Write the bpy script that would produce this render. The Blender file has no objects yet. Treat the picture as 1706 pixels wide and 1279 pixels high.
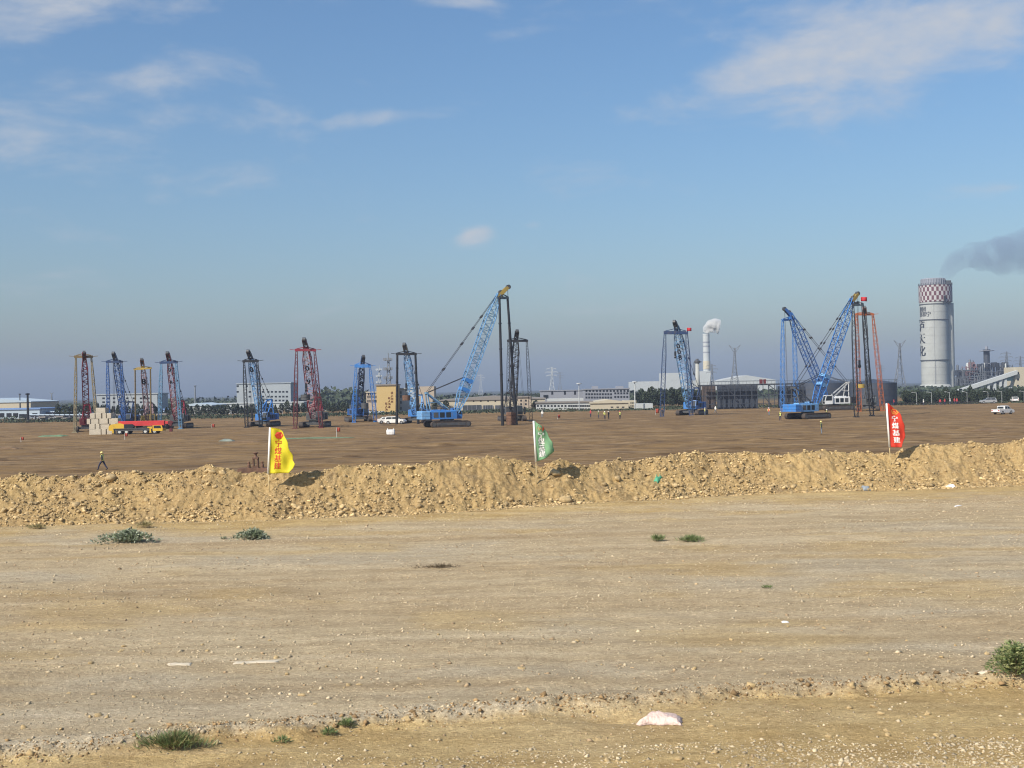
import bpy, math, random
import numpy as np
from mathutils import Vector, Matrix
random.seed(7)
RNG = np.random.default_rng(11)
R_ = math.radians

# ------------------------------------------------------------------ camera
SC = bpy.context.scene
COL = SC.collection
IMW, IMH, FPX = 1706.0, 1279.0, 2000.0
CAM = Vector((0, 0, 4.0))
CROT = Matrix.Rotation(R_(90.0 + 0.2435), 3, 'X') @ Matrix.Rotation(R_(-1.15), 3, 'Z')
cam_d = bpy.data.cameras.new("camera"); cam_d.sensor_width = 36.0
cam_d.lens = 36.0 * FPX / IMW; cam_d.clip_start = 0.5; cam_d.clip_end = 30000
cam = bpy.data.objects.new("camera", cam_d); COL.objects.link(cam)
cam.matrix_world = Matrix.Translation(CAM) @ CROT.to_4x4()
SC.camera = cam

# ------------------------------------------------------------------ light
SUN_EL, SUN_AZ = R_(40.0), math.atan2(-0.69, -0.72)      # sun stands behind the viewer, to one side
sdir = Vector((math.cos(SUN_EL) * math.cos(SUN_AZ), math.cos(SUN_EL) * math.sin(SUN_AZ), math.sin(SUN_EL)))
sl = bpy.data.lights.new("sun", 'SUN'); sl.energy = 4.4; sl.angle = R_(0.53); sl.color = (1.0, 0.93, 0.82)
so = bpy.data.objects.new("sun", sl); COL.objects.link(so); so.location = (0, 0, 60)
so.rotation_euler = sdir.to_track_quat('Z', 'Y').to_euler()
EXPOSURE = 0.42
SC.view_settings.view_transform = 'Standard'; SC.view_settings.look = 'None'
SC.view_settings.exposure = EXPOSURE; SC.view_settings.gamma = 1.0
SC.view_settings.use_curve_mapping = False
SC.cycles.use_denoising = True; SC.cycles.pixel_filter_type = 'BLACKMAN_HARRIS'; SC.cycles.filter_width = 1.15
SC.cycles.max_bounces = 6; SC.cycles.volume_bounces = 4; SC.cycles.transparent_max_bounces = 12

def raydir(px, py):
    return CROT @ Vector(((px - IMW / 2) / FPX, (IMH / 2 - py) / FPX, -1.0))
def P(px, py, D):
    d = raydir(px, py); return CAM + d * (D / d.y)

# ------------------------------------------------------------------ world: sky and its clouds
world = bpy.data.worlds.new("World"); SC.world = world; world.use_nodes = True
wn, wl = world.node_tree.nodes, world.node_tree.links
wn.clear()
def wnode(t, **kw):
    n = wn.new(t)
    for k, v in kw.items(): setattr(n, k, v)
    return n
def wmath(op, a, b=None, c=None, clamp=False):
    n = wnode('ShaderNodeMath', operation=op, use_clamp=clamp)
    for i, v in enumerate((a, b, c)):
        if v is None: continue
        if isinstance(v, (int, float)): n.inputs[i].default_value = v
        else: wl.new(v, n.inputs[i])
    return n.outputs[0]
def wdot(vsock, vec):
    n = wnode('ShaderNodeVectorMath', operation='DOT_PRODUCT'); wl.new(vsock, n.inputs[0]); n.inputs[1].default_value = vec
    return n.outputs['Value']
sky = wnode('ShaderNodeTexSky', sky_type='NISHITA', sun_disc=False)
sky.sun_elevation = SUN_EL; sky.sun_rotation = math.pi / 2 - SUN_AZ
sky.altitude = 1200; sky.air_density = 1.45; sky.dust_density = 5.0; sky.ozone_density = 6.0
tc = wnode('ShaderNodeTexCoord'); DIRV = tc.outputs['Generated']
mp = wnode('ShaderNodeMapping'); mp.inputs['Scale'].default_value = (9.0, 9.0, 24.0); wl.new(DIRV, mp.inputs['Vector'])
cn = wnode('ShaderNodeTexNoise'); cn.inputs['Scale'].default_value = 1.0; cn.inputs['Detail'].default_value = 9.0
cn.inputs['Roughness'].default_value = 0.58; cn.inputs['Distortion'].default_value = 0.35; wl.new(mp.outputs[0], cn.inputs['Vector'])
mp2 = wnode('ShaderNodeMapping'); mp2.inputs['Scale'].default_value = (2.0, 2.0, 9.0); wl.new(DIRV, mp2.inputs['Vector'])
cn2 = wnode('ShaderNodeTexNoise'); cn2.inputs['Scale'].default_value = 1.0; cn2.inputs['Detail'].default_value = 5.0; wl.new(mp2.outputs[0], cn2.inputs['Vector'])
CLOUDS = [  # bearing (as photo pixel), half width, half height, tilt deg, weight
    (1310, 112, 170, 44, 6, 0.95), (1500, 60, 250, 62, 12, 1.0), (1640, 25, 170, 64, 10, 0.85),
    (60, 25, 240, 50, 8, 0.68), (240, 130, 140, 34, 6, 0.5), (110, 245, 220, 50, 0, 0.56), (360, 210, 190, 40, 4, 0.42),
    (640, 196, 120, 15, 6, 0.6), (580, 134, 70, 14, 4, 0.4), (790, 393, 32, 15, 16, 1.0), (730, 4, 80, 16, 0, 0.6),
    (1701, 150, 26, 40, 0, 0.5), (1610, 318, 150, 16, 0, 0.34), (885, 374, 22, 8, 0, 0.4), (1150, 70, 110, 18, 6, 0.34), (1430, 300, 170, 20, 0, 0.25)]
tot = None
for (cx, cy, sx, sy, tilt, wgt) in CLOUDS:
    c = raydir(cx, cy).normalized(); rr = Vector((c.y, -c.x, 0)).normalized(); uu = rr.cross(c).normalized()
    t = R_(tilt); r2 = rr * math.cos(t) + uu * math.sin(t); u2 = -rr * math.sin(t) + uu * math.cos(t)
    a = wdot(DIRV, r2 / (sx / FPX)); b = wdot(DIRV, u2 / (sy / FPX))
    q = wmath('ADD', wmath('MULTIPLY', a, a), wmath('MULTIPLY', b, b))
    g = wmath('MULTIPLY', wmath('POWER', 2.718, wmath('MULTIPLY', q, -0.9)), wgt)
    g = wmath('MULTIPLY', g, wmath('GREATER_THAN', wdot(DIRV, c), 0.0))
    tot = g if tot is None else wmath('MAXIMUM', tot, g)
gen = wmath('MULTIPLY', wmath('SUBTRACT', cn2.outputs['Fac'], 0.47), 1.3, clamp=True)     # thin cloud over all the sky
gen = wmath('MULTIPLY', gen, 0.6)
dens = wmath('ADD', tot, gen)
dens = wmath('SUBTRACT', wmath('ADD', dens, wmath('MULTIPLY', wmath('SUBTRACT', cn.outputs['Fac'], 0.5), 2.1)), 0.18)
ss = wnode('ShaderNodeMapRange', interpolation_type='SMOOTHSTEP'); wl.new(dens, ss.inputs['Value'])
ss.inputs['From Min'].default_value = 0.0; ss.inputs['From Max'].default_value = 0.85
ss.inputs['To Min'].default_value = 0.0; ss.inputs['To Max'].default_value = 0.74
mp3 = wnode('ShaderNodeMapping'); mp3.inputs['Scale'].default_value = (22.0, 22.0, 46.0); wl.new(DIRV, mp3.inputs['Vector'])
cn3 = wnode('ShaderNodeTexNoise'); cn3.inputs['Scale'].default_value = 1.0; cn3.inputs['Detail'].default_value = 8.0; cn3.inputs['Roughness'].default_value = 0.6; wl.new(mp3.outputs[0], cn3.inputs['Vector'])
opac = wmath('MULTIPLY', ss.outputs[0], wmath('ADD', wmath('MULTIPLY', wmath('SUBTRACT', cn3.outputs['Fac'], 0.5), 1.7), 1.0), clamp=True)
mixc = wnode('ShaderNodeMix', data_type='RGBA'); wl.new(opac, mixc.inputs['Factor'])
hs = wnode('ShaderNodeHueSaturation'); hs.inputs['Saturation'].default_value = 1.08; wl.new(sky.outputs[0], hs.inputs['Color'])
wl.new(hs.outputs[0], mixc.inputs['A']); mixc.inputs['B'].default_value = (4.3, 4.5, 4.85, 1)
bg = wnode('ShaderNodeBackground'); bg.inputs['Strength'].default_value = 0.1; wl.new(mixc.outputs['Result'], bg.inputs['Color'])
wo = wnode('ShaderNodeOutputWorld'); wl.new(bg.outputs[0], wo.inputs['Surface'])

# ------------------------------------------------------------------ helpers
def new_mat(name):
    m = bpy.data.materials.new(name); m.use_nodes = True
    nt = m.node_tree; return m, nt.nodes, nt.links, nt.nodes['Principled BSDF']
MATS = {}
def pm(name, col, rough=0.6, metal=0.0, var=0.16, vscale=0.9, dirt=0.0, bump=0.0, bscale=6.0, island=0.0, trans=0.0):
    if name in MATS: return MATS[name]
    m, n, l, b = new_mat(name)
    b.inputs['Roughness'].default_value = rough; b.inputs['Metallic'].default_value = metal
    t = n.new('ShaderNodeTexCoord'); nz = n.new('ShaderNodeTexNoise'); nz.inputs['Scale'].default_value = vscale
    nz.inputs['Detail'].default_value = 6; l.new(t.outputs['Object'], nz.inputs['Vector'])
    r = n.new('ShaderNodeValToRGB'); r.color_ramp.elements[0].position = 0.3; r.color_ramp.elements[1].position = 0.72
    lo = [max(0, c * (1 - var)) for c in col]; hi = [min(1, c * (1 + var)) for c in col]
    r.color_ramp.elements[0].color = (*lo, 1); r.color_ramp.elements[1].color = (*hi, 1)
    l.new(nz.outputs['Fac'], r.inputs[0]); out = r.outputs[0]
    if dirt > 0:
        n2 = n.new('ShaderNodeTexNoise'); n2.inputs['Scale'].default_value = vscale * 2.7; n2.inputs['Detail'].default_value = 8
        l.new(t.outputs['Object'], n2.inputs['Vector'])
        mr = n.new('ShaderNodeMapRange'); mr.inputs['From Min'].default_value = 0.5; mr.inputs['From Max'].default_value = 0.75
        mr.inputs['To Max'].default_value = dirt; l.new(n2.outputs['Fac'], mr.inputs['Value'])
        mx = n.new('ShaderNodeMix'); mx.data_type = 'RGBA'; l.new(mr.outputs[0], mx.inputs['Factor']); l.new(out, mx.inputs['A'])
        mx.inputs['B'].default_value = (0.17, 0.13, 0.09, 1); out = mx.outputs['Result']
    if island > 0:
        g = n.new('ShaderNodeNewGeometry'); mr = n.new('ShaderNodeMapRange')
        mr.inputs['To Min'].default_value = 1 - island; mr.inputs['To Max'].default_value = 1 + island
        l.new(g.outputs['Random Per Island'], mr.inputs['Value'])
        vm = n.new('ShaderNodeVectorMath'); vm.operation = 'SCALE'; l.new(out, vm.inputs[0]); l.new(mr.outputs[0], vm.inputs['Scale']); out = vm.outputs[0]
    l.new(out, b.inputs['Base Color'])
    if bump > 0:
        n3 = n.new('ShaderNodeTexNoise'); n3.inputs['Scale'].default_value = bscale; n3.inputs['Detail'].default_value = 8
        l.new(t.outputs['Object'], n3.inputs['Vector'])
        bp = n.new('ShaderNodeBump'); bp.inputs['Strength'].default_value = bump; bp.inputs['Distance'].default_value = 0.1
        l.new(n3.outputs['Fac'], bp.inputs['Height']); l.new(bp.outputs[0], b.inputs['Normal'])
    if trans > 0:
        o = n['Material Output']; tr = n.new('ShaderNodeBsdfTranslucent'); l.new(out, tr.inputs['Color'])
        ms = n.new('ShaderNodeMixShader'); ms.inputs[0].default_value = trans
        l.new(b.outputs[0], ms.inputs[1]); l.new(tr.outputs[0], ms.inputs[2]); l.new(ms.outputs[0], o.inputs['Surface'])
    MATS[name] = m
    return m

ORG = {}
def tag(o, label=None, cat=None, group=None, kind=None):
    if label: o['label'] = label
    if cat: o['category'] = cat
    if group: o['group'] = group
    if kind: o['kind'] = kind
    return o
def thing(name, label, cat, loc, group=None, rz=0.0):
    o = bpy.data.objects.new(name, None); o.empty_display_size = 0.2; COL.objects.link(o)
    o.location = loc; o.rotation_euler = (0, 0, rz); ORG[o.name] = Vector(loc)
    return tag(o, label, cat, group)
def link_mesh(name, me, parent=None, loc=(0, 0, 0)):
    o = bpy.data.objects.new(name, me); COL.objects.link(o); o.location = loc
    if parent is not None:
        o.parent = parent; ORG[o.name] = ORG.get(parent.name, Vector((0, 0, 0)))
    else: ORG[o.name] = Vector(loc)
    return o
def copy_tree(o, parent=None):
    c = o.copy(); COL.objects.link(c); c.parent = parent
    for ch in o.children: copy_tree(ch, c)
    return c

class MB:
    """collects shapes; build() links them as one mesh object"""
    def __init__(s, M=None): s.v = []; s.f = []; s.m = []; s.M = M
    def add(s, vs, fs, mi=0):
        k = len(s.v); s.v += [Vector(v) for v in vs]
        for f in fs: s.f.append(tuple(i + k for i in f)); s.m.append(mi)
    def box(s, a, b, mi=0, ch=0.0):
        x0, y0, z0 = a; x1, y1, z1 = b
        if ch > 0:                      # chamfered vertical and top edges
            p = [(x0 + ch, y0), (x1 - ch, y0), (x1, y0 + ch), (x1, y1 - ch), (x1 - ch, y1), (x0 + ch, y1), (x0, y1 - ch), (x0, y0 + ch)]
            cx, cy = (x0 + x1) / 2, (y0 + y1) / 2
            kx = 1 - 2 * ch / (x1 - x0); ky = 1 - 2 * ch / (y1 - y0)
            q = [(cx + (u - cx) * kx, cy + (w - cy) * ky) for u, w in p]
            vs = [(u, w, z0) for u, w in p] + [(u, w, z1 - ch) for u, w in p] + [(u, w, z1) for u, w in q]
            fs = [tuple(range(7, -1, -1)), tuple(range(16, 24))]
            for r in (0, 8): fs += [(r + i, r + (i + 1) % 8, r + 8 + (i + 1) % 8, r + 8 + i) for i in range(8)]
            return s.add(vs, fs, mi)
        vs = [(x0, y0, z0), (x1, y0, z0), (x1, y1, z0), (x0, y1, z0), (x0, y0, z1), (x1, y0, z1), (x1, y1, z1), (x0, y1, z1)]
        s.add(vs, [(3, 2, 1, 0), (4, 5, 6, 7), (0, 1, 5, 4), (1, 2, 6, 5), (2, 3, 7, 6), (3, 0, 4, 7)], mi)
    def beam(s, p0, p1, w, h=None, mi=0, up=None, w1=None):
        p0, p1 = Vector(p0), Vector(p1); a = p1 - p0
        if a.length < 1e-6: return
        a.normalize(); u = Vector(up) if up is not None else Vector((0, 0, 1))
        if abs(a.dot(u)) > 0.98: u = Vector((1, 0, 0))
        r = a.cross(u).normalized(); u = r.cross(a)
        h = w if h is None else h; vs = []
        for p, k in ((p0, 1.0), (p1, (w1 / w) if w1 else 1.0)):
            vs += [p + r * (i * w * k / 2) + u * (j * h * k / 2) for i, j in ((-1, -1), (1, -1), (1, 1), (-1, 1))]
        s.add(vs, [(3, 2, 1, 0), (4, 5, 6, 7), (0, 1, 5, 4), (1, 2, 6, 5), (2, 3, 7, 6), (3, 0, 4, 7)], mi)
    def tube(s, p0, p1, r0, r1=None, n=8, mi=0, caps=True):
        p0, p1 = Vector(p0), Vector(p1); a = (p1 - p0).normalized(); r1 = r0 if r1 is None else r1
        u = Vector((0, 0, 1)) if abs(a.z) < 0.95 else Vector((1, 0, 0))
        r = a.cross(u).normalized(); u = r.cross(a); vs = []
        for p, q in ((p0, r0), (p1, r1)):
            vs += [p + (r * math.cos(2 * math.pi * i / n) + u * math.sin(2 * math.pi * i / n)) * q for i in range(n)]
        fs = [(i, (i + 1) % n, n + (i + 1) % n, n + i) for i in range(n)]
        if caps: fs += [tuple(range(n - 1, -1, -1)), tuple(range(n, 2 * n))]
        s.add(vs, fs, mi)
    def lathe(s, c, prof, n=32, mi=0, cap=True, a0=0.0, a1=2 * math.pi):
        c = Vector(c); vs = []; k = len(prof); full = abs(a1 - a0 - 2 * math.pi) < 1e-6
        m = n if full else n + 1
        for (r, z) in prof:
            for i in range(m):
                t = a0 + (a1 - a0) * i / n; vs.append(c + Vector((r * math.cos(t), r * math.sin(t), z)))
        fs = []
        for j in range(k - 1):
            for i in range(n if full else n):
                i2 = (i + 1) % m if full else i + 1
                fs.append((j * m + i, j * m + i2, (j + 1) * m + i2, (j + 1) * m + i))
        if cap and full: fs += [tuple(range(m - 1, -1, -1)), tuple(range((k - 1) * m, k * m))]
        s.add(vs, fs, mi)
    def prism(s, poly, y0, y1, mi=0, inset=None):
        """poly in XZ, extruded along Y"""
        n = len(poly); vs = [(x, y0, z) for x, z in poly] + [(x, y1, z) for x, z in poly]
        s.add(vs, [tuple(range(n)), tuple(range(2 * n - 1, n - 1, -1))] + [(i, n + i, n + (i + 1) % n, (i + 1) % n) for i in range(n)], mi)
    def build(s, name, mats, parent=None, loc=None, smooth=False):
        vs = [s.M @ v for v in s.v] if s.M is not None else s.v
        if parent is not None: o0 = ORG.get(parent.name, Vector((0, 0, 0)))
        else: o0 = Vector(loc) if loc is not None else Vector((0, 0, 0))
        me = bpy.data.meshes.new(name); me.from_pydata([(v - o0)[:] for v in vs], [], s.f)
        mats = mats if isinstance(mats, (list, tuple)) else [mats]
        for mt in mats: me.materials.append(mt)
        if len(mats) > 1: me.polygons.foreach_set('material_index', s.m)
        if smooth: me.polygons.foreach_set('use_smooth', [True] * len(me.polygons))
        me.update()
        return link_mesh(name, me, parent, (0, 0, 0) if parent is not None else o0)

def np_mesh(name, v, f, mats, smooth=False, attr=None):
    """numpy arrays to mesh: v (n,3), f (m,k)"""
    me = bpy.data.meshes.new(name); n, m, k = len(v), len(f), f.shape[1]
    me.vertices.add(n); me.vertices.foreach_set('co', np.ascontiguousarray(v, dtype=np.float32).ravel())
    me.loops.add(m * k); me.loops.foreach_set('vertex_index', np.ascontiguousarray(f, dtype=np.int32).ravel())
    me.polygons.add(m); me.polygons.foreach_set('loop_start', np.arange(0, m * k, k, dtype=np.int32))
    if smooth: me.polygons.foreach_set('use_smooth', np.ones(m, dtype=bool))
    for mt in (mats if isinstance(mats, (list, tuple)) else [mats]): me.materials.append(mt)
    me.update(calc_edges=True)
    if attr is not None:
        a = me.attributes.new('soil', 'FLOAT_COLOR', 'POINT'); a.data.foreach_set('color', np.ascontiguousarray(attr, dtype=np.float32).ravel())
    return me

# vectorised value noise
def _hash(ix, iy, seed):
    h = (ix.astype(np.int64) * 374761393 + iy.astype(np.int64) * 668265263 + seed * 1442695041) & 0xffffffff
    h = ((h ^ (h >> 13)) * 1274126177) & 0xffffffff
    return ((h ^ (h >> 16)) & 0xffff) / 65535.0
def vnoise(x, y, seed=0):
    x, y = np.asarray(x, float), np.asarray(y, float)
    ix, iy = np.floor(x), np.floor(y); fx, fy = x - ix, y - iy
    fx = fx * fx * (3 - 2 * fx); fy = fy * fy * (3 - 2 * fy)
    a = _hash(ix, iy, seed); b = _hash(ix + 1, iy, seed); c = _hash(ix, iy + 1, seed); d = _hash(ix + 1, iy + 1, seed)
    return (a + (b - a) * fx) * (1 - fy) + (c + (d - c) * fx) * fy - 0.5
def fbm(x, y, octv=4, seed=0, gain=0.5):
    t = 0; amp = 1.0
    for i in range(octv):
        t = t + vnoise(x * 2 ** i + 13.7 * i, y * 2 ** i - 7.3 * i, seed + i) * amp; amp *= gain
    return t
def sstep(a, b, x):
    t = np.clip((x - a) / (b - a), 0, 1); return t * t * (3 - 2 * t)

# ------------------------------------------------------------------ the lie of the land
PLAIN = -3.0
def G0(px, py, z=0.0):
    d = raydir(px, py); return CAM + d * ((z - CAM.z) / d.z)
_fr = [G0(x, y) for x, y in ((-250, 886), (0, 879), (200, 873), (450, 868), (700, 858), (950, 843), (1200, 826), (1450, 818), (1706, 811), (1950, 806))]
FX = np.array([p.x for p in _fr]); FY = np.array([p.y for p in _fr])
def front(x):
    y = np.interp(x, FX, FY)
    return y + np.where(x < FX[0], (x - FX[0]) * 0.14, 0) + np.where(x > FX[-1], (x - FX[-1]) * 0.14, 0)
BW = 2.1
_cr = [(-100, 797), (0, 803), (50, 793), (110, 798), (165, 796), (215, 792), (300, 787), (345, 781), (400, 786), (450, 790), (550, 785), (600, 779), (640, 776), (690, 781), (725, 776), (770, 769), (830, 762), (865, 771), (905, 780),
       (935, 767), (975, 781), (1010, 773), (1060, 771), (1100, 765), (1150, 756), (1180, 760), (1240, 757), (1300, 760), (1355, 752), (1400, 754), (1480, 760), (1530, 747), (1600, 742), (1640, 744), (1706, 737), (1800, 734)]
_cp = []
for (x, y) in _cr:
    q = P(x, y, 41.0)
    for _ in range(4): q = P(x, y, float(front(q.x)) + BW)
    _cp.append(q)
CX = np.array([p.x for p in _cp]); CZ = np.array([p.z for p in _cp])
_lg = [G0(x, y) for x, y in ((-150, 1262), (130, 1243), (250, 1225), (400, 1211), (600, 1196), (700, 1187), (900, 1171), (1000, 1166), (1150, 1152), (1300, 1143), (1500, 1133), (1706, 1124), (1900, 1118))]
LX = np.array([p.x for p in _lg]); LY = np.array([p.y for p in _lg])
def ledge(x): return np.interp(x, LX, LY)
def ground_z(x, y):
    x, y = np.asarray(x, float), np.asarray(y, float)
    s = y - front(x)
    near = 1 - sstep(0.6, 8.0, s)
    z = PLAIN * sstep(0.8, 7.5, s)
    # the worn road in front of the bank
    z = z + near * (fbm(x * 0.35, y * 0.5, 3, 5) * 0.06 + fbm(x * 1.3, y * 2.2, 4, 9) * 0.028)
    e = y - ledge(x) + fbm(x * 1.7, y * 1.7, 4, 21) * 0.34
    z = z - near * 0.10 * (1 - sstep(-0.28, 0.14, e))
    z = z + near * np.exp(-(e - 0.12) ** 2 / 0.03) * (0.02 + 0.10 * np.clip(fbm(x * 2.3, y * 2.3, 3, 31) + 0.1, 0, 1)) * sstep(-2.5, 4.0, x - 0.5)
    z = z + near * np.exp(-((e - 0.02) / 0.22) ** 2) * (fbm(x * 5.0, y * 5.0, 3, 33) * 0.07 + np.abs(vnoise(x * 16, y * 16, 35)) * 0.05)
    hx, hy = HOLLOW
    z = z - 0.12 * np.exp(-((x - hx) / 0.45) ** 2 - ((y - hy) / 0.22) ** 2)
    # toe of the bank, wheel ruts
    z = z + near * 0.05 * np.exp(-((s + 0.5) / 0.5) ** 2)
    for off, dep in ((-4.6, 0.03), (-6.3, 0.03), (-11.2, 0.025), (-13.0, 0.02)):
        w = s - off + fbm(x * 0.12, y * 0.0, 2, 77) * 0.8
        z = z - near * dep * (np.exp(-(w / 0.2) ** 2) - 0.6 * np.exp(-((w - 0.36) / 0.16) ** 2))
    # the site beyond
    far = sstep(8, 20, s)
    lump = fbm(x * 0.035, y * 0.05, 4, 41) * 0.3 + fbm(x * 0.12, y * 0.24, 4, 47) * 0.14 + np.clip(fbm(x * 0.22, y * 0.36, 3, 49) - 0.22, 0, 1) * 0.9
    z = z + far * lump * (0.25 + 0.4 * (1 - sstep(170, 290, y)))
    z = z - far * sstep(500, 3000, y) * 1.0
    return z
_h = G0(1022, 1192, -0.1); HOLLOW = (_h.x, _h.y)
def berm_z(x, y):
    x, y = np.asarray(x, float), np.asarray(y, float)
    s = y - front(x) + fbm(x * 0.9, y * 0.9, 3, 61) * 0.22
    h = np.interp(x, CX, CZ)
    t = np.clip(s / BW, 0, 1)
    up = h * (0.35 * t ** 1.6 + 0.65 * t) 
    back = h - np.clip(s - BW - 0.35, 0, None) * 0.62
    z = np.where(s < BW, up, np.minimum(h, back))
    z = np.where(s < 0, s * 0.5, z)
    k = sstep(-0.3, 0.5, s)
    z = z + k * (fbm(x * 1.1, y * 1.1, 4, 71) * 0.15 + fbm(x * 4.2, y * 4.2, 3, 81) * 0.12 + (0.12 - np.abs(vnoise(x * 6.5, y * 6.5, 85)) * 0.5) * 0.28 + vnoise(x * 13, y * 13, 87) * 0.075)
    return z
def land_z(x, y):
    s = y - front(x)
    return np.where((s > -0.6) & (s < 9), np.maximum(ground_z(x, y), berm_z(x, y)), ground_z(x, y))
def lz(x, y): return float(land_z(np.array([x]), np.array([y]))[0])
def hit(px, py, d0=6.0, d1=70.0):
    """where the sight line of a photo pixel meets the road or the bank"""
    d = raydir(px, py); t = np.arange(d0, d1, 0.02)
    x = CAM.x + d.x / d.y * t; z = CAM.z + d.z / d.y * t
    b = np.nonzero(z <= land_z(x, t))[0]
    i = b[0] if len(b) else len(t) - 1
    return Vector((x[i], t[i], z[i]))
def G(px, py):
    """on the site floor"""
    p = G0(px, py, PLAIN)
    return Vector((p.x, p.y, lz(p.x, p.y)))
def GD(px, D):
    p = P(px, 660, D); return Vector((p.x, p.y, lz(p.x, p.y)))

# ------------------------------------------------------------------ soil materials
def soil_mat(name, kind):
    m, n, l, b = new_mat(name)
    b.inputs['Roughness'].default_value = 0.95; b.inputs['Specular IOR Level'].default_value = 0.15
    t = n.new('ShaderNodeTexCoord')
    def noise(scale, detail=6, rough=0.55, vec=None):
        mp = n.new('ShaderNodeMapping'); mp.inputs['Scale'].default_value = vec or (1, 1, 1); l.new(t.outputs['Object'], mp.inputs['Vector'])
        z = n.new('ShaderNodeTexNoise'); z.inputs['Scale'].default_value = scale; z.inputs['Detail'].default_value = detail; z.inputs['Roughness'].default_value = rough
        l.new(mp.outputs[0], z.inputs['Vector']); return z.outputs['Fac']
    def mixc(f, a, bb, bt='MIX'):
        x = n.new('ShaderNodeMix'); x.data_type = 'RGBA'; x.blend_type = bt
        if isinstance(f, float): x.inputs['Factor'].default_value = f
        else: l.new(f, x.inputs['Factor'])
        for s, v in (('A', a), ('B', bb)):
            if isinstance(v, tuple): x.inputs[s].default_value = (*v, 1)
            else: l.new(v, x.inputs[s])
        return x.outputs['Result']
    def rng(f, a, bb, c=0.0, d=1.0):
        x = n.new('ShaderNodeMapRange'); l.new(f, x.inputs['Value'])
        for k, v in (('From Min', a), ('From Max', bb), ('To Min', c), ('To Max', d)): x.inputs[k].default_value = v
        return x.outputs[0]
    if kind == 'ground':
        at = n.new('ShaderNodeAttribute'); at.attribute_name = 'soil'; sp = n.new('ShaderNodeSeparateColor'); l.new(at.outputs['Color'], sp.inputs[0])
        road = mixc(rng(noise(0.22, 7, 0.6, (0.35, 1.3, 1)), 0.38, 0.62), (0.48, 0.385, 0.24), (0.425, 0.325, 0.19))
        tan = mixc(rng(noise(0.8, 6), 0.35, 0.65), (0.50, 0.37, 0.175), (0.44, 0.31, 0.135))
        c = mixc(sp.outputs['Green'], road, tan)
        # crushed grey stone spread on the road
        c = mixc(sp.outputs['Blue'], c, (0.44, 0.37, 0.255))
        plain = mixc(rng(noise(0.06, 8, 0.68, (0.7, 1.0, 1)), 0.36, 0.64), (0.165, 0.100, 0.040), (0.26, 0.165, 0.068))
        plain = mixc(rng(noise(0.30, 7, 0.62, (0.7, 1.1, 1)), 0.50, 0.60, 0, 0.8), plain, (0.080, 0.046, 0.022))
        plain = mixc(rng(noise(0.24, 6, 0.62, (0.7, 1.2, 1)), 0.55, 0.64, 0, 0.75), plain, (0.34, 0.235, 0.12))
        for rot, ws, dist_, ph in ((0.25, 0.045, 9.0, 0.0), (-0.5, 0.03, 12.0, 2.0)):      # meandering wheel tracks
            mpw = n.new('ShaderNodeMapping'); mpw.inputs['Rotation'].default_value = (0, 0, rot); l.new(t.outputs['Object'], mpw.inputs['Vector'])
            wv = n.new('ShaderNodeTexWave'); wv.bands_direction = 'Y'; wv.inputs['Scale'].default_value = ws; wv.inputs['Distortion'].default_value = dist_; wv.inputs['Detail'].default_value = 3; wv.inputs['Detail Scale'].default_value = 0.35; wv.inputs['Phase Offset'].default_value = ph
            l.new(mpw.outputs[0], wv.inputs['Vector']); plain = mixc(rng(wv.outputs['Fac'], 0.9, 0.99, 0, 0.5), plain, (0.085, 0.05, 0.025)); plain = mixc(rng(wv.outputs['Fac'], 0.70, 0.85, 0, 0.25), plain, (0.30, 0.205, 0.11))
        c = mixc(sp.outputs['Red'], c, plain)
        c = mixc(at.outputs['Alpha'], c, (0.05, 0.062, 0.045))      # fields beyond the site
        lane = noise(1.0, 5, 0.6, (0.06, 1.3, 1)); c = mixc(rng(lane, 0.48, 0.62, 0, 0.4), c, mixc(1.0, c, (0.72, 0.68, 0.62), 'MULTIPLY')); c = mixc(rng(lane, 0.30, 0.46, 0.35, 0.0), c, (0.54, 0.45, 0.315))
        st = noise(1.3, 9, 0.72, (0.9, 2.0, 1))
        c = mixc(rng(st, 0.44, 0.64, 0, 0.6), c, mixc(1.0, c, (0.66, 0.63, 0.60), 'MULTIPLY'))
        fine = noise(16.0, 6, 0.75, (0.7, 1.1, 1)); c = mixc(rng(fine, 0.50, 0.60, 0, 0.62), c, mixc(1.0, c, (0.58, 0.53, 0.47), 'MULTIPLY'))
        grit = noise(26.0, 4, 0.7, (0.55, 1, 1)); c = mixc(rng(grit, 0.55, 0.63, 0, 0.75), c, mixc(1.0, c, (1.5, 1.5, 1.5), 'MULTIPLY'))
        rub = noise(7.0, 5, 0.7, (0.6, 1.0, 1)); c = mixc(rng(rub, 0.54, 0.62, 0, 0.5), c, mixc(1.0, c, (1.32, 1.32, 1.34), 'MULTIPLY'))
        hgt, dist = noise(22.0, 8, 0.7), 0.045
    else:
        c = mixc(rng(noise(0.5, 7, 0.6), 0.35, 0.65), (0.46, 0.325, 0.145), (0.39, 0.27, 0.125))
        c = mixc(rng(noise(0.9, 5, 0.6), 0.58, 0.7, 0, 0.7), c, (0.27, 0.20, 0.115))
        f = noise(9.0, 8, 0.75); c = mixc(rng(f, 0.48, 0.62, 0, 0.7), c, mixc(1.0, c, (0.5, 0.44, 0.38), 'MULTIPLY'))
        g = noise(21.0, 4, 0.7); c = mixc(rng(g, 0.56, 0.68, 0, 0.6), c, (0.62, 0.50, 0.32))
        hgt, dist = noise(14.0, 9, 0.75), 0.08
    l.new(c, b.inputs['Base Color'])
    bp = n.new('ShaderNodeBump'); bp.inputs['Strength'].default_value = 0.9; bp.inputs['Distance'].default_value = dist
    l.new(hgt, bp.inputs['Height']); l.new(bp.outputs[0], b.inputs['Normal'])
    return m
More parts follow.
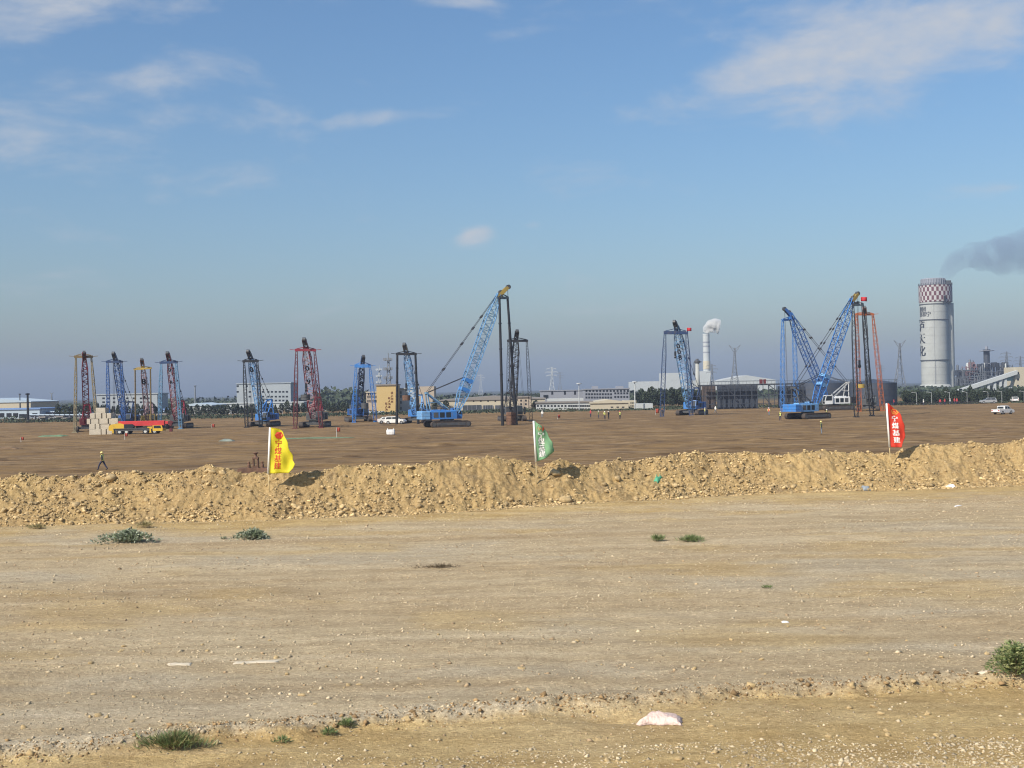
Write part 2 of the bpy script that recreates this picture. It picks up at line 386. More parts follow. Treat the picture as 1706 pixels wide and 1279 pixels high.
M_GROUND, M_BERM = soil_mat('trodden_soil', 'ground'), soil_mat('dumped_earth', 'berm')

# ------------------------------------------------------------------ ground: one sheet to the horizon
us = np.concatenate([-np.geomspace(4.0, 0.62, 14)[:-1], np.linspace(-0.62, 0.62, 640), np.geomspace(0.62, 4.0, 14)[1:]])
ys = [-80, -50, -30, -18, -10, -5, 0, 4, 7]
d = 9.0
while d < 6000:
    ys.append(d)
    if d < 48: d += min(0.14, max(0.03, d * d / 5000.0))
    else: d += max(0.25, d * d / 11000.0) if d < 420 else d * 0.10
ys = np.array(ys + [6000.0])
UU, YY = np.meshgrid(us, ys); XX = UU * np.maximum(YY + 3.0, 14.0)
ZZ = ground_z(XX.ravel(), YY.ravel())
sarr = YY.ravel() - front(XX.ravel()); xr, yr = XX.ravel(), YY.ravel()
soil = np.zeros((len(xr), 4)); soil[:, 3] = sstep(430, 620, YY.ravel())
soil[:, 0] = sstep(1.0, 6.0, sarr)
el = yr - ledge(xr) + fbm(xr * 1.7, yr * 1.7, 4, 21) * 0.34
tanm = np.maximum(sstep(-4.2, -1.2, sarr + fbm(xr * 0.5, yr * 0.5, 3, 91) * 2.2), 1 - sstep(-0.25, 0.1, el))
soil[:, 1] = np.clip(tanm + 0.55 * sstep(0.05, 0.4, fbm(xr * 0.25, yr * 0.7, 4, 93)), 0, 1)
soil[:, 2] = np.clip(sstep(0.08, 0.45, fbm(xr * 0.16, yr * 0.45, 4, 97) + 0.15 * np.exp(-((sarr + 9) / 4) ** 2)) * 0.8 +
                     np.exp(-((el - 0.1) / 0.16) ** 2) * (1 - sstep(-0.8, 1.0, xr)) * 0.9, 0, 1) * (1 - tanm * 0.7)
nr, nc = len(ys), len(us)
ii = (np.arange(nr - 1)[:, None] * nc + np.arange(nc - 1)[None]).ravel()
gf = np.stack([ii, ii + 1, ii + nc + 1, ii + nc], 1)
ground = link_mesh('ground', np_mesh('ground', np.stack([xr, yr, ZZ], 1), gf, M_GROUND, True, soil))
tag(ground, 'bare trodden dirt road and brown levelled building site', kind='structure')

# ------------------------------------------------------------------ earth bank
bx = np.arange(-40, 44, 0.045)
bs = np.concatenate([np.arange(-0.7, 2.9, 0.045), np.linspace(3.0, 9.0, 16)])
BX, BS = np.meshgrid(bx, bs); BY = BS + front(BX)
bz = berm_z(BX.ravel(), BY.ravel())
nr, nc = len(bs), len(bx); ii = (np.arange(nr - 1)[:, None] * nc + np.arange(nc - 1)[None]).ravel()
berm = link_mesh('earth_bank', np_mesh('earth_bank', np.stack([BX.ravel(), BY.ravel(), bz], 1), np.stack([ii, ii + 1, ii + nc + 1, ii + nc], 1), M_BERM, False))
tag(berm, 'long low bank of dumped yellow earth and stones', kind='structure')

# ------------------------------------------------------------------ stones
_t = (1 + 5 ** 0.5) / 2
ICO_V = np.array([(-1, _t, 0), (1, _t, 0), (-1, -_t, 0), (1, -_t, 0), (0, -1, _t), (0, 1, _t), (0, -1, -_t), (0, 1, -_t), (_t, 0, -1), (_t, 0, 1), (-_t, 0, -1), (-_t, 0, 1)]) / 1.902
ICO_F = np.array([(0, 11, 5), (0, 5, 1), (0, 1, 7), (0, 7, 10), (0, 10, 11), (1, 5, 9), (5, 11, 4), (11, 10, 2), (10, 7, 6), (7, 1, 8), (3, 9, 4), (3, 4, 2), (3, 2, 6), (3, 6, 8), (3, 8, 9), (4, 9, 5), (2, 4, 11), (6, 2, 10), (8, 6, 7), (9, 8, 1)])
OCT_V = np.array([(1, 0, 0), (0, 1, 0), (-1, 0, 0), (0, -1, 0), (0, 0, 1), (0, 0, -1)], float)
OCT_F = np.array([(0, 1, 4), (1, 2, 4), (2, 3, 4), (3, 0, 4), (1, 0, 5), (2, 1, 5), (3, 2, 5), (0, 3, 5)])
def rocks(pos, size, rng, flat=0.6, base=None):
    bv, bf = base or (ICO_V, ICO_F); nb = len(bv)
    n = len(pos); v = bv[None] * (1 + rng.uniform(-0.42, 0.25, (n, nb, 1))) + rng.normal(0, .1, (n, nb, 3))
    v = v * np.stack([rng.uniform(0.8, 1.35, n), rng.uniform(0.65, 1.1, n), rng.uniform(flat * 0.7, flat * 1.3, n)], 1)[:, None]
    a = rng.uniform(0, 2 * np.pi, n); tl = rng.normal(0, 0.35, n); ca, sa, ct, st = np.cos(a), np.sin(a), np.cos(tl), np.sin(tl)
    x, y, z = v[..., 0], v[..., 1], v[..., 2]
    y, z = y * ct[:, None] - z * st[:, None], y * st[:, None] + z * ct[:, None]
    x, y = x * ca[:, None] - y * sa[:, None], x * sa[:, None] + y * ca[:, None]
    v = np.stack([x, y, z], 2) * np.asarray(size)[:, None, None] + np.asarray(pos)[:, None]
    f = bf[None] + (np.arange(n) * nb)[:, None, None]
    return v.reshape(-1, 3), f.reshape(-1, 3)
M_STONE = pm('sandstone_rubble', (0.48, 0.35, 0.175), 0.95, var=0.3, vscale=1.7, island=0.42, bump=0.5, bscale=30)
M_PEB = pm('pale_pebble', (0.47, 0.38, 0.245), 0.95, var=0.25, vscale=0.6, island=0.28)
M_CLODD = pm('damp_earth_clod', (0.27, 0.175, 0.08), 0.95, var=0.3, vscale=0.6, island=0.35)
M_CLOD = pm('earth_clod', (0.37, 0.265, 0.15), 0.95, var=0.3, vscale=0.6, island=0.3)
# the mass of small stones in the bank (too small to pick apart)
n = 40000
sx = RNG.uniform(-24, 27, n); ss_ = np.where(RNG.random(n) < 0.35, RNG.beta(1.2, 3.5, n) * 1.6 - 0.25, RNG.uniform(-0.1, 2.7, n))
keep = (fbm(sx * 0.6, ss_ * 1.1, 3, 111) + RNG.uniform(-0.25, 0.3, n)) > -0.10; sx, ss_ = sx[keep], ss_[keep]; n = len(sx)
sy = ss_ + front(sx); sz = np.clip(RNG.lognormal(-3.75, 0.58, n), 0.012, 0.11)
pz = land_z(sx, sy) + sz * 0.28
v, f = rocks(np.stack([sx, sy, pz], 1), sz, RNG)
o = link_mesh('rubble', np_mesh('rubble', v, f, M_STONE), berm); tag(o, kind='stuff')
# stones one can pick apart
ROCKV = []
for k in range(8):
    v, f = rocks(np.zeros((1, 3)), np.ones(1), np.random.default_rng(100 + k), 0.72)
    v0, f0 = v, f
    # one more level of facets with broken edges
    ed = {}; nv = [tuple(p) for p in v0]; nf = []; rr = np.random.default_rng(k)
    def mid(a, b):
        q = (min(a, b), max(a, b))
        if q not in ed: ed[q] = len(nv); nv.append(tuple((np.array(nv[a]) + np.array(nv[b])) / 2 * (1 + rr.uniform(-0.04, 0.14))))
        return ed[q]
    for a, b_, c in f0[:, :3] if k % 2 == 0 else []:
        x, y, z = mid(a, b_), mid(b_, c), mid(c, a); nf += [(a, x, z), (x, b_, y), (z, y, c), (x, y, z)]
    if not nf: nf = [tuple(q) for q in f0]
    ROCKV.append(np_mesh('stone', np.array(nv), np.array(nf), M_STONE))
def stone(parent, p, size, rng=random, sink=0.3, flat=1.0):
    o = bpy.data.objects.new('stone', ROCKV[rng.randrange(8)]); COL.objects.link(o); o.parent = parent
    o.location = (p[0], p[1], p[2] + size * sink); o.rotation_euler = (rng.uniform(-.4, .4), rng.uniform(-.4, .4), rng.uniform(0, 6.28))
    o.scale = (size * rng.uniform(.85, 1.25), size * rng.uniform(.7, 1.0), size * flat * rng.uniform(.6, .95)); return o
BIG = [(942, 833, 0.24), (932, 835, .14), (20, 852, .17), (32, 853, .16), (6, 851, .15), (127, 843, .22), (104, 824, .13), (355, 787, .17), (372, 789, .15), (345, 785, .12), (320, 788, .12), (357, 812, .15), (245, 834, .13), (275, 860, .11),
       (735, 836, .13), (640, 854, .1), (598, 858, .12), (700, 836, .09), (585, 815, .12), (520, 797, .13), (1030, 798, .17), (845, 789, .1), (1322, 811, .14), (1310, 812, .1), (1250, 817, .09), (1365, 762, .15), (1215, 768, .1), (1110, 807, .12), (1545, 745, .1),
       (1500, 790, .08), (1680, 790, .1), (925, 790, .36), (310, 868, .14), (350, 842, .12), (700, 820, .1), (805, 832, .09), (560, 835, .1), (480, 845, .11), (1060, 830, .1), (1130, 822, .1), (1170, 800, .09), (780, 776, .13), (65, 805, .14), (185, 797, .2), (150, 800, .12), (890, 825, .1)]
for (x, y, sz) in BIG: stone(berm, hit(x, y), sz, sink=0.12)
for k in range(235):
    x = random.uniform(-19, 21); s = abs(random.gauss(0.25, 0.6)) if random.random() < .6 else random.uniform(0, 2.5)
    y = s + float(front(x)); sz = min(0.19, max(0.062, random.lognormvariate(-2.6, 0.3)))
    stone(berm, (x, y, lz(x, y)), sz, sink=0.1)
# gravel on the road (nobody could count it)
def scatter(n, d0, d1, sizef, mat, name, seed, dens=None):
    rg = np.random.default_rng(seed); dd = np.sqrt(rg.uniform(d0 * d0, d1 * d1, n)); x = rg.uniform(-0.56, 0.56, n) * (dd + 2)
    s = dd - front(x); k = s < -0.1
    if dens is not None: k &= dens(x, dd) > rg.random(n)
    x, dd = x[k], dd[k]; sz = sizef(rg, len(x))
    v, f = rocks(np.stack([x, dd, ground_z(x, dd) + sz * 0.12], 1), sz, rg, 0.6, (OCT_V, OCT_F))
    o = link_mesh(name, np_mesh(name, v, f, mat), ground); tag(o, kind='stuff'); return o
scatter(75000, 11, 42, lambda r, n: np.clip(r.lognormal(-4.45, 0.5, n), 0.006, 0.05), M_PEB, 'gravel', 5, lambda x, y: np.clip(0.55 + 1.3 * fbm(x * 0.3, y * 0.9, 4, 131), 0.05, 1))
scatter(26000, 11, 42, lambda r, n: np.clip(r.lognormal(-4.3, 0.5, n), 0.006, 0.05), M_CLOD, 'clods', 6, lambda x, y: np.clip(0.3 + 1.6 * fbm(x * 0.35, y * 1.1, 4, 137), 0.02, 1))
_lx = lambda x, y: np.exp(-((y - ledge(x) - 0.05) / 0.22) ** 2)
scatter(60000, 12, 18.5, lambda r, n: np.clip(r.lognormal(-4.5, 0.5, n), 0.006, 0.045), M_PEB, 'ledge_gravel', 8, lambda x, y: _lx(x, y) * 0.9)
scatter(70000, 12, 18.5, lambda r, n: np.clip(r.lognormal(-4.2, 0.5, n), 0.006, 0.06), M_CLODD, 'ledge_clods', 9, lambda x, y: _lx(x, y) * 0.6)
scatter(26000, 11.5, 13.8, lambda r, n: np.clip(r.lognormal(-4.5, 0.55, n), 0.006, 0.04), M_PEB, 'verge_gravel', 10, lambda x, y: np.clip(0.9 - (y - 12.4 + 0.15 * x * -1) * 0.6 + fbm(x, y, 3, 151), 0, 1) * sstep(-3.5, 0.5, x))
for (x, y, sz) in [(678, 1199, .075), (1012, 1267, .06), (1028, 1268, .05), (1250, 1143, .08), (1545, 1190, .06), (1535, 1196, .04), (50, 1257, .07), (1380, 1228, .05), (1130, 1265, .05), (150, 1195, .05), (165, 1193, .06), (178, 1196, .05), (1190, 1254, .06), (1640, 1130, .05), (1520, 1134, .06),
                   (880, 1150, .04), (360, 1240, .06), (340, 1242, .05), (1300, 1250, .05), (1480, 1225, .05), (1560, 1226, .05), (1420, 1142, .06), (1060, 1148, .04)]: stone(ground, hit(x, y), sz, sink=0.1)
for k in range(110):
    D = random.uniform(12, 20); x = random.uniform(-.45, .47) * D
    stone(ground, (x, D, float(ground_z(x, D))), random.uniform(0.025, 0.06), sink=0.1, flat=.8)

# ------------------------------------------------------------------ low plants
M_LEAF_BLUE = pm('grey_green_leaf', (0.19, 0.23, 0.135), 0.6, var=0.3, vscale=5, island=0.5, trans=0.25)
M_LEAF_GREEN = pm('fresh_green_leaf', (0.16, 0.21, 0.075), 0.6, var=0.3, vscale=5, island=0.5, trans=0.25)
M_LEAF_PALE = pm('pale_highlight_leaf', (0.42, 0.45, 0.33), 0.7, var=0.2, vscale=5, island=0.3, trans=0.2)  # pale leaves mixed in, also painting highlights onto the weed clumps
M_DRY = pm('dry_grass_blade', (0.30, 0.26, 0.12), 0.8, var=0.3, vscale=5, island=0.4, trans=0.2)
M_DRYG = pm('yellowing_leaf', (0.26, 0.27, 0.11), 0.7, var=0.2, vscale=5, island=0.4, trans=0.2)
M_TWIG = pm('twig_bark', (0.16, 0.12, 0.07), 0.9)
def leaves(n, rx, ry, h, ln, wd, rng, upright=0.4, hollow=0.3, mound=True):
    a = rng.uniform(0, 2 * np.pi, n); r = np.abs(rng.normal(0, 0.52, n)); r = np.where(r > 1.25, rng.uniform(0, 1, n), r); rf = 1 + 0.7 * vnoise(np.cos(a) * 1.6 + 3 + ln * 50, np.sin(a) * 1.6 + rx * 7, 5)
    top = np.sqrt(np.clip(1.15 - r ** 2, 0.06, 1)) * (0.75 + 0.5 * vnoise(np.cos(a) * r * 3 + 5, np.sin(a) * r * 3, 3)) if mound else np.ones(n)
    z = h * top * rng.beta(2.2, 1.0, n)
    p = np.stack([np.cos(a) * r * rx * rf, np.sin(a) * r * ry * rf, z], 1)
    dr = np.stack([np.cos(a) + rng.normal(0, .7, n), np.sin(a) + rng.normal(0, .7, n), upright + rng.normal(0, .45, n)], 1)
    dr /= np.linalg.norm(dr, axis=1)[:, None]
    sd = np.cross(dr, rng.normal(0, 1, (n, 3))); sd /= np.linalg.norm(sd, axis=1)[:, None]
    L = (ln * rng.uniform(.6, 1.3, n))[:, None]; W = (wd * rng.uniform(.6, 1.3, n))[:, None]
    v = np.stack([p, p + dr * L * .45 + sd * W * .5, p + dr * L, p + dr * L * .45 - sd * W * .5], 1).reshape(-1, 3)
    return v, np.arange(n * 4).reshape(n, 4)
def plant(name, label, px, py, rx, ry, h, n, ln, wd, mat, seed, cat='plant', group=None, upright=.4, mat2=None, loc=None):
    p = loc if loc is not None else hit(px, py); rg = np.random.default_rng(seed)
    t = thing(name, label, cat, p, group); v, f = leaves(n, rx, ry, h, ln, wd, rg, upright)
    v[:, 2] = np.maximum(v[:, 2], 0.005)
    me = np_mesh('foliage', v, f, [mat, mat2] if mat2 else mat)
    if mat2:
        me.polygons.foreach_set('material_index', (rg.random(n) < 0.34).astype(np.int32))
    link_mesh('foliage', me, t)
    sb = MB()
    for k in range(14):
        a = rg.uniform(0, 6.28); q = rg.uniform(.3, .85)
        sb.tube((0, 0, -0.03), (math.cos(a) * rx * q, math.sin(a) * ry * q, h * rg.uniform(.35, .8)), 0.006, 0.002, 4)
    sb.M = Matrix.Translation(p); sb.build('stem', M_TWIG, t)
    return t
plant('leafy_weed', 'wide grey-green weed clump with pale leaves at the foot of the earth bank', 213, 903, .78, .5, .36, 1500, .10, .045, M_LEAF_BLUE, 1, mat2=M_LEAF_PALE)
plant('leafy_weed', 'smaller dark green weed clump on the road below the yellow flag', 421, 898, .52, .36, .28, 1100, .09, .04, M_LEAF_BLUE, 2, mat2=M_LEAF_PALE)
plant('green_bush', 'rounded fresh green bush on the rubble edge of the road', 1692, 1124, .36, .34, .44, 2600, .065, .022, M_LEAF_GREEN, 3, 'bush', mat2=M_DRYG)
plant('grass_tussock', 'broad dark green grass tussock beside the band of grey crushed stone', 290, 1247, .46, .2, .15, 1500, .11, .010, M_LEAF_GREEN, 4, 'grass', upright=1.1, mat2=M_DRY)
plant('grass_tussock', 'short straggling grass tuft with thin stalks, larger of a pair on the gravel road', 1152, 903, .42, .22, .1, 420, .15, .014, M_LEAF_GREEN, 5, 'grass', upright=1.3)
plant('grass_tussock', 'tiny grass tuft with tall dry stalks, smaller of a pair on the gravel road', 1095, 902, .2, .14, .1, 200, .16, .014, M_LEAF_GREEN, 6, 'grass', upright=1.5)
plant('grass_tussock', 'small dry grass tuft under the earth bank behind the grey-green weed', 242, 879, .3, .2, .14, 260, .13, .014, M_DRY, 7, 'grass', upright=1.2)
plant('grass_tussock', 'flat dry grass patch at the foot of the bank apart from the weeds', 62, 881, .4, .2, .1, 260, .12, .014, M_DRY, 8, 'grass', upright=1.2)
plant('grass_tussock', 'little green weed growing on the grey stone band near a white stone', 578, 1212, .12, .08, .1, 160, .07, .012, M_LEAF_GREEN, 9, 'grass', upright=.9)
plant('grass_tussock', 'little green weed just below the grey stone band', 548, 1226, .11, .07, .08, 130, .07, .012, M_LEAF_GREEN, 10, 'grass', upright=.9)
plant('grass_tussock', 'sparse weed sprig with a dark shadow below the stone band', 470, 1238, .1, .06, .06, 70, .06, .012, M_LEAF_GREEN, 11, 'grass', upright=.9)
plant('grass_tussock', 'tiny sprout standing next to the smaller dark green weed clump', 372, 898, .12, .08, .06, 60, .07, .014, M_LEAF_BLUE, 12, 'grass', upright=.9)
plant('grass_tussock', 'low scrap of grass on the open gravel road', 1278, 980, .14, .08, .04, 80, .07, .012, M_LEAF_GREEN, 13, 'grass', upright=.9)
plant('grass_tussock', 'thin dead grass patch lying dark on the pale gravel', 733, 945, .62, .16, .03, 420, .10, .012, M_TWIG, 14, 'grass', upright=.3)

# ------------------------------------------------------------------ litter
def crumple(name, label, cat, p, lx, ly, h, mat, seed, rz=0.0, parent=None, res=14, dome=True):
    t = np.linspace(-1, 1, res); A, B = np.meshgrid(t, t); rg = seed * 3.1
    r = np.maximum(np.abs(A), np.abs(B))
    wob = 1 + 0.35 * vnoise(A * 1.7 + rg, B * 1.7, seed)
    X = A * lx * wob; Y = B * ly * (1 + 0.4 * vnoise(A * 1.9, B * 1.3 + rg, seed + 1))
    Z = h * ((1 - r ** 2.6) * (0.7 + 0.6 * vnoise(A * 1.2 + rg, B * 1.2, seed + 2)) if dome else (0.25 * (1 - r))) + h * 0.45 * np.abs(vnoise(A * 4 + rg, B * 4, seed + 3)) * (1 - r ** 4)
    c, s = math.cos(rz), math.sin(rz); X, Y = X * c - Y * s, X * s + Y * c
    gz = land_z((X + p.x).ravel(), (Y + p.y).ravel()) - p.z
    if not dome: Z = Z + gz.reshape(res, res)
    else: Z = Z + gz.reshape(res, res) * (r ** 2)
    v = np.stack([X.ravel(), Y.ravel(), Z.ravel() + 0.006], 1)
    ii = (np.arange(res - 1)[:, None] * res + np.arange(res - 1)[None]).ravel()
    me = np_mesh(name, v, np.stack([ii, ii + 1, ii + res + 1, ii + res], 1), mat, True)
    o = link_mesh(name, me, parent, p)
    md = o.modifiers.new('thick', 'SOLIDIFY'); md.thickness = 0.004
    if parent is None: tag(o, label, cat)
    return o
M_SACK = pm('pink_woven_plastic', (0.70, 0.52, 0.44), 0.6, var=.12, vscale=6, bump=.4, bscale=25)
M_FILM = pm('dusty_plastic_film', (0.62, 0.53, 0.38), 0.5, var=.15, vscale=5)
M_WHITEF = pm('white_plastic', (0.75, 0.74, 0.72), 0.5, var=.1, vscale=5)
crumple('plastic_sack', 'half filled pale pink plastic sack lying by the hollow in the road', 'sack', hit(1101, 1203), .27, .15, .15, M_SACK, 3, -.1)
crumple('plastic_film', 'long dusty beige plastic strip lying on the gravel road', 'plastic', hit(428, 1103), .36, .1, .04, M_FILM, 5, .12, dome=False)
crumple('plastic_film', 'short crumpled beige plastic scrap beside the long strip', 'plastic', hit(300, 1107), .17, .08, .035, M_FILM, 6, .0, dome=False)
crumple('paper_scrap', 'small bright white scrap lying on the open gravel road', 'litter', hit(1308, 1037), .06, .05, .03, M_WHITEF, 8)
crumple('plastic_bag', 'white plastic bag at the foot of the earth bank under the red flag', 'bag', hit(1584, 811), .16, .1, .1, M_WHITEF, 9)
crumple('plastic_bag', 'grey-blue crumpled plastic bag at the foot of the earth bank', 'bag', hit(1443, 815), .15, .12, .16, pm('grey_plastic', (.25, .28, .30), .5), 10)
crumple('green_cloth', 'torn strip of turquoise green netting on the earth bank', 'cloth', hit(1096, 798), .09, .22, .08, pm('turquoise_net', (.07, .30, .17), .7), 11, -.6)
crumple('paper_scrap', 'white sliver of litter on the road below the red flag', 'litter', hit(1596, 843), .16, .03, .03, M_WHITEF, 12, .5)
crumple('plastic_film', 'flat buff plastic scrap on the rubble edge beside the green bush', 'plastic', hit(1643, 1120), .11, .05, .03, M_FILM, 13)

# ------------------------------------------------------------------ writing
def glyph(ch, size=1.0):
    """outline of one character as (verts, tris), centred"""
    cu = bpy.data.curves.new('glyph', 'FONT'); cu.body = ch; cu.size = size; cu.resolution_u = 3
    cu.align_x = 'CENTER'; cu.align_y = 'CENTER'
    ob = bpy.data.objects.new('glyph', cu); COL.objects.link(ob)
    dg = bpy.context.evaluated_depsgraph_get(); me = bpy.data.meshes.new_from_object(ob.evaluated_get(dg))
    v = [tuple(q.co[:2]) for q in me.vertices]; f = [tuple(p.vertices) for p in me.polygons]
    bpy.data.objects.remove(ob); bpy.data.curves.remove(cu); bpy.data.meshes.remove(me)
    xs = [a for a, _ in v]; yc = [b for _, b in v]
    if not v: return [], []
    cx, cy = (min(xs) + max(xs)) / 2, (min(yc) + max(yc)) / 2
    return [(a - cx, b - cy) for a, b in v], f
def bolden(v, f, dx, n=2):
    V, Fc = [], []
    for k in range(-n, n + 1):
        o = len(V); V += [(a + dx * k / n, b) for a, b in v]; Fc += [tuple(i + o for i in q) for q in f]
    return V, Fc

# ------------------------------------------------------------------ flags on the bank
M_SLEEVE = pm('white_flag_sleeve', (.80, .79, .74), .6, var=.05)
M_CANE = pm('bamboo_cane', (.52, .40, .20), .6, var=.2)
def banner_flag(label, top, knee, base, outline, mat, tmat, emat, emat2, seed, curl=0.0, yaw=0.25, lightfold=None):
    pb = hit(*base); D = pb.y
    pt = P(top[0], top[1], D - 0.05); pk = P(knee[0], knee[1], D - 0.03)
    s = D / FPX
    t = thing('banner_flag', label, 'flag', pb, 'advertising flags planted along the earth bank')
    m = MB(); m.tube(pb + (pb - pk).normalized() * .25, pk, .014, .013, 8); m.build('cane', M_CANE, t, smooth=True)
    m = MB(); m.tube(pk, pt, .036, .034, 10); m.build('pole_sleeve', M_SLEEVE, t, smooth=True)
    ax = pt - pk; Hh = ax.length
    side = Vector((math.cos(yaw), math.sin(yaw), 0))
    nrm = side.cross(ax.normalized()).normalized()
    hs = [o_[0] for o_ in outline]; ws = [o_[1] for o_ in outline]; dr = [o_[2] for o_ in outline]
    rg = random.Random(seed); ph = rg.uniform(0, 6)
    def surf(u, w):               # u: 0 top .. 1 bottom along the sleeve, w: metres out from it
        W = float(np.interp(u, hs, ws)); k = w / max(W, 1e-3)
        drop = float(np.interp(u, hs, dr)) * k ** 1.3
        rip = (.035 * math.sin(w * 9 + u * 5 + ph) + .02 * math.sin(w * 17 - u * 9 + ph)) * min(1, w * 5) + curl * k ** 2.2 * (.3 + u)
        return pt - ax * u - Vector((0, 0, drop)) + side * (w * 0.985) + nrm * rip
    NU, NW = 34, 20; vs = []; fs = []
    for i in range(NU + 1):
        u = i / NU; W = float(np.interp(u, hs, ws)) * (1 + .03 * math.sin(u * 23 + seed))
        for j in range(NW + 1): vs.append(surf(u, W * j / NW))
    fs = [(i * (NW + 1) + j, i * (NW + 1) + j + 1, (i + 1) * (NW + 1) + j + 1, (i + 1) * (NW + 1) + j) for i in range(NU) for j in range(NW)]
    m = MB(); m.add(vs, fs); cl = m.build('cloth', mat, t, smooth=True)
    md = cl.modifiers.new('thick', 'SOLIDIFY'); md.thickness = .003; md.offset = 0
    def stick(v2, f2, u0, w0, off, mt, name):
        pts = [surf(u0 - b / Hh, max(.01, w0 + a)) - (-nrm if nrm.y < 0 else nrm) * off for a, b in v2]
        mm = MB(); mm.add(pts, f2); ob = mm.build(name, mt, cl); return ob
    size = 0.245
    for k, ch in enumerate('宁煤基建'):
        v2, f2 = glyph(ch, size); v2, f2 = bolden(v2, f2, .004 if seed == 1 else .010)
        stick(v2, f2, .335 + .165 * k, .29 if seed != 2 else .235, .012, tmat, 'lettering')
    # the lozenge emblem
    R0 = .125; ring = [(R0 * 1.15 * math.cos(a), R0 * math.sin(a)) for a in [i * math.pi / 3 for i in range(6)]]
    w0 = .30 if seed != 2 else .235
    inner = [(a * .78, b * .78) for a, b in ring]
    stick(ring + inner, [(i, (i + 1) % 6, 6 + (i + 1) % 6, 6 + i) for i in range(6)] if emat2 is None else [tuple(range(6))], .165, w0, .011, emat, 'emblem')
    zz = [(-.085, .03), (-.045, -.05), (0, .03), (.045, -.05), (.085, .03)]
    vv, ff = [], []
    for (a, b), (c, d_) in zip(zz, zz[1:]):
        o_ = len(vv); vv += [(a, b + .017), (a, b - .017), (c, d_ - .017), (c, d_ + .017)]; ff.append((o_, o_ + 1, o_ + 2, o_ + 3))
    stick(vv, ff, .165, w0, .016, emat2 or emat, 'emblem')
    return t
M_YEL = pm('yellow_flag_cloth', (.80, .70, .03), .7, var=.06, vscale=3, trans=.3)
M_GRN = pm('green_flag_cloth', (.26, .50, .27), .7, var=.12, vscale=3, trans=.3)
M_RED = pm('red_flag_cloth', (.72, .06, .03), .7, var=.08, vscale=3, trans=.3)
M_RPRINT = pm('red_print', (.55, .05, .015), .7, var=.05); M_WPRINT = pm('white_print', (.82, .80, .76), .7, var=.05)
M_YPRINT = pm('yellow_print', (.80, .55, .10), .7, var=.05)
M_OPRINT = pm('orange_print', (.78, .25, .08), .7, var=.05)
M_GPRINT = pm('gold_print', (.75, .35, .06), .7, var=.05)
banner_flag('yellow banner flag with red writing planted in the earth bank', (450, 712), (447, 789), (449, 820),
            [(0, .05, 0), (.02, .26, .0), (.08, .42, .02), (.3, .58, .03), (.5, .70, .05), (.65, .80, .02), (.82, .84, -.04), (.92, .80, -.03), (1, .70, -.02)], M_YEL, M_RPRINT, M_RPRINT, M_YPRINT, 1, .10, .12)
banner_flag('green banner flag with white writing planted in the earth bank', (889, 701), (893, 769), (894, 806),
            [(0, .05, 0), (.03, .10, .02), (.12, .36, .06), (.3, .48, .04), (.5, .60, .02), (.7, .68, -.02), (.85, .64, -.10), (1, .42, -.14)], M_GRN, M_WPRINT, M_RPRINT, M_OPRINT, 2, -.06, .12)
banner_flag('red banner flag with white writing planted in the earth bank', (1477, 672), (1482, 745), (1484, 777),
            [(0, .06, 0), (.05, .24, .06), (.14, .45, .08), (.3, .54, .05), (.5, .62, .03), (.66, .66, .03), (.8, .60, .02), (1, .42, .01)], M_RED, M_WPRINT, M_GPRINT, None, 3, .12, .2)

# ------------------------------------------------------------------ crawler cranes with tamping gantries
def paint(name, c, dirt=.45): return pm(name, c, .45, var=.12, vscale=.7, dirt=dirt)
C_BLUE = paint('sky_blue_paint', (.04, .185, .50)); C_LBLUE = paint('faded_light_blue_paint', (.15, .34, .60))
C_NAVY = paint('dark_navy_paint', (.018, .045, .12)); C_DBLUE = paint('strong_blue_paint', (.022, .095, .30))
C_RED = paint('crimson_paint', (.21, .016, .032)); C_DRED = paint('dull_dark_red_paint', (.11, .016, .022))
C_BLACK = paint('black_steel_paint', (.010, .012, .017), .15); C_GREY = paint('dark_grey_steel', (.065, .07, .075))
C_YEL = paint('ochre_yellow_paint', (.36, .25, .05)); C_CREAM = paint('pale_cream_paint', (.235, .20, .12)); C_OCHRE = paint('brown_ochre_paint', (.15, .105, .04))
C_ORANGE = paint('rust_orange_paint', (.36, .10, .03)); C_WHITE = paint('white_machine_paint', (.72, .73, .72), .15)
C_PALEGR = paint('pale_grey_machine_paint', (.42, .43, .43)); C_PINK = paint('faded_pink_paint', (.36, .24, .25)); C_PALEBL = paint('pale_steel_blue_paint', (.11, .24, .38))
M_TRACK = pm('muddy_track_steel', (.055, .042, .034), .8, var=.4, vscale=1.5)
M_RUST = pm('rusty_iron', (.14, .075, .045), .85, var=.4, vscale=1.4, bump=.3)
M_GLASS = pm('dark_window_glass', (.02, .028, .035), .55, var=.2)
M_WIN = pm('dark_window_opening', (.016, .02, .026), .6, var=.3)
for _m in (M_WIN, M_GLASS): _m.node_tree.nodes['Principled BSDF'].inputs['Specular IOR Level'].default_value = .2
M_ROPE = pm('greasy_wire_rope', (.035, .035, .04), .6); M_MARK = pm('black_mark_paint', (.02, .02, .025), .6)

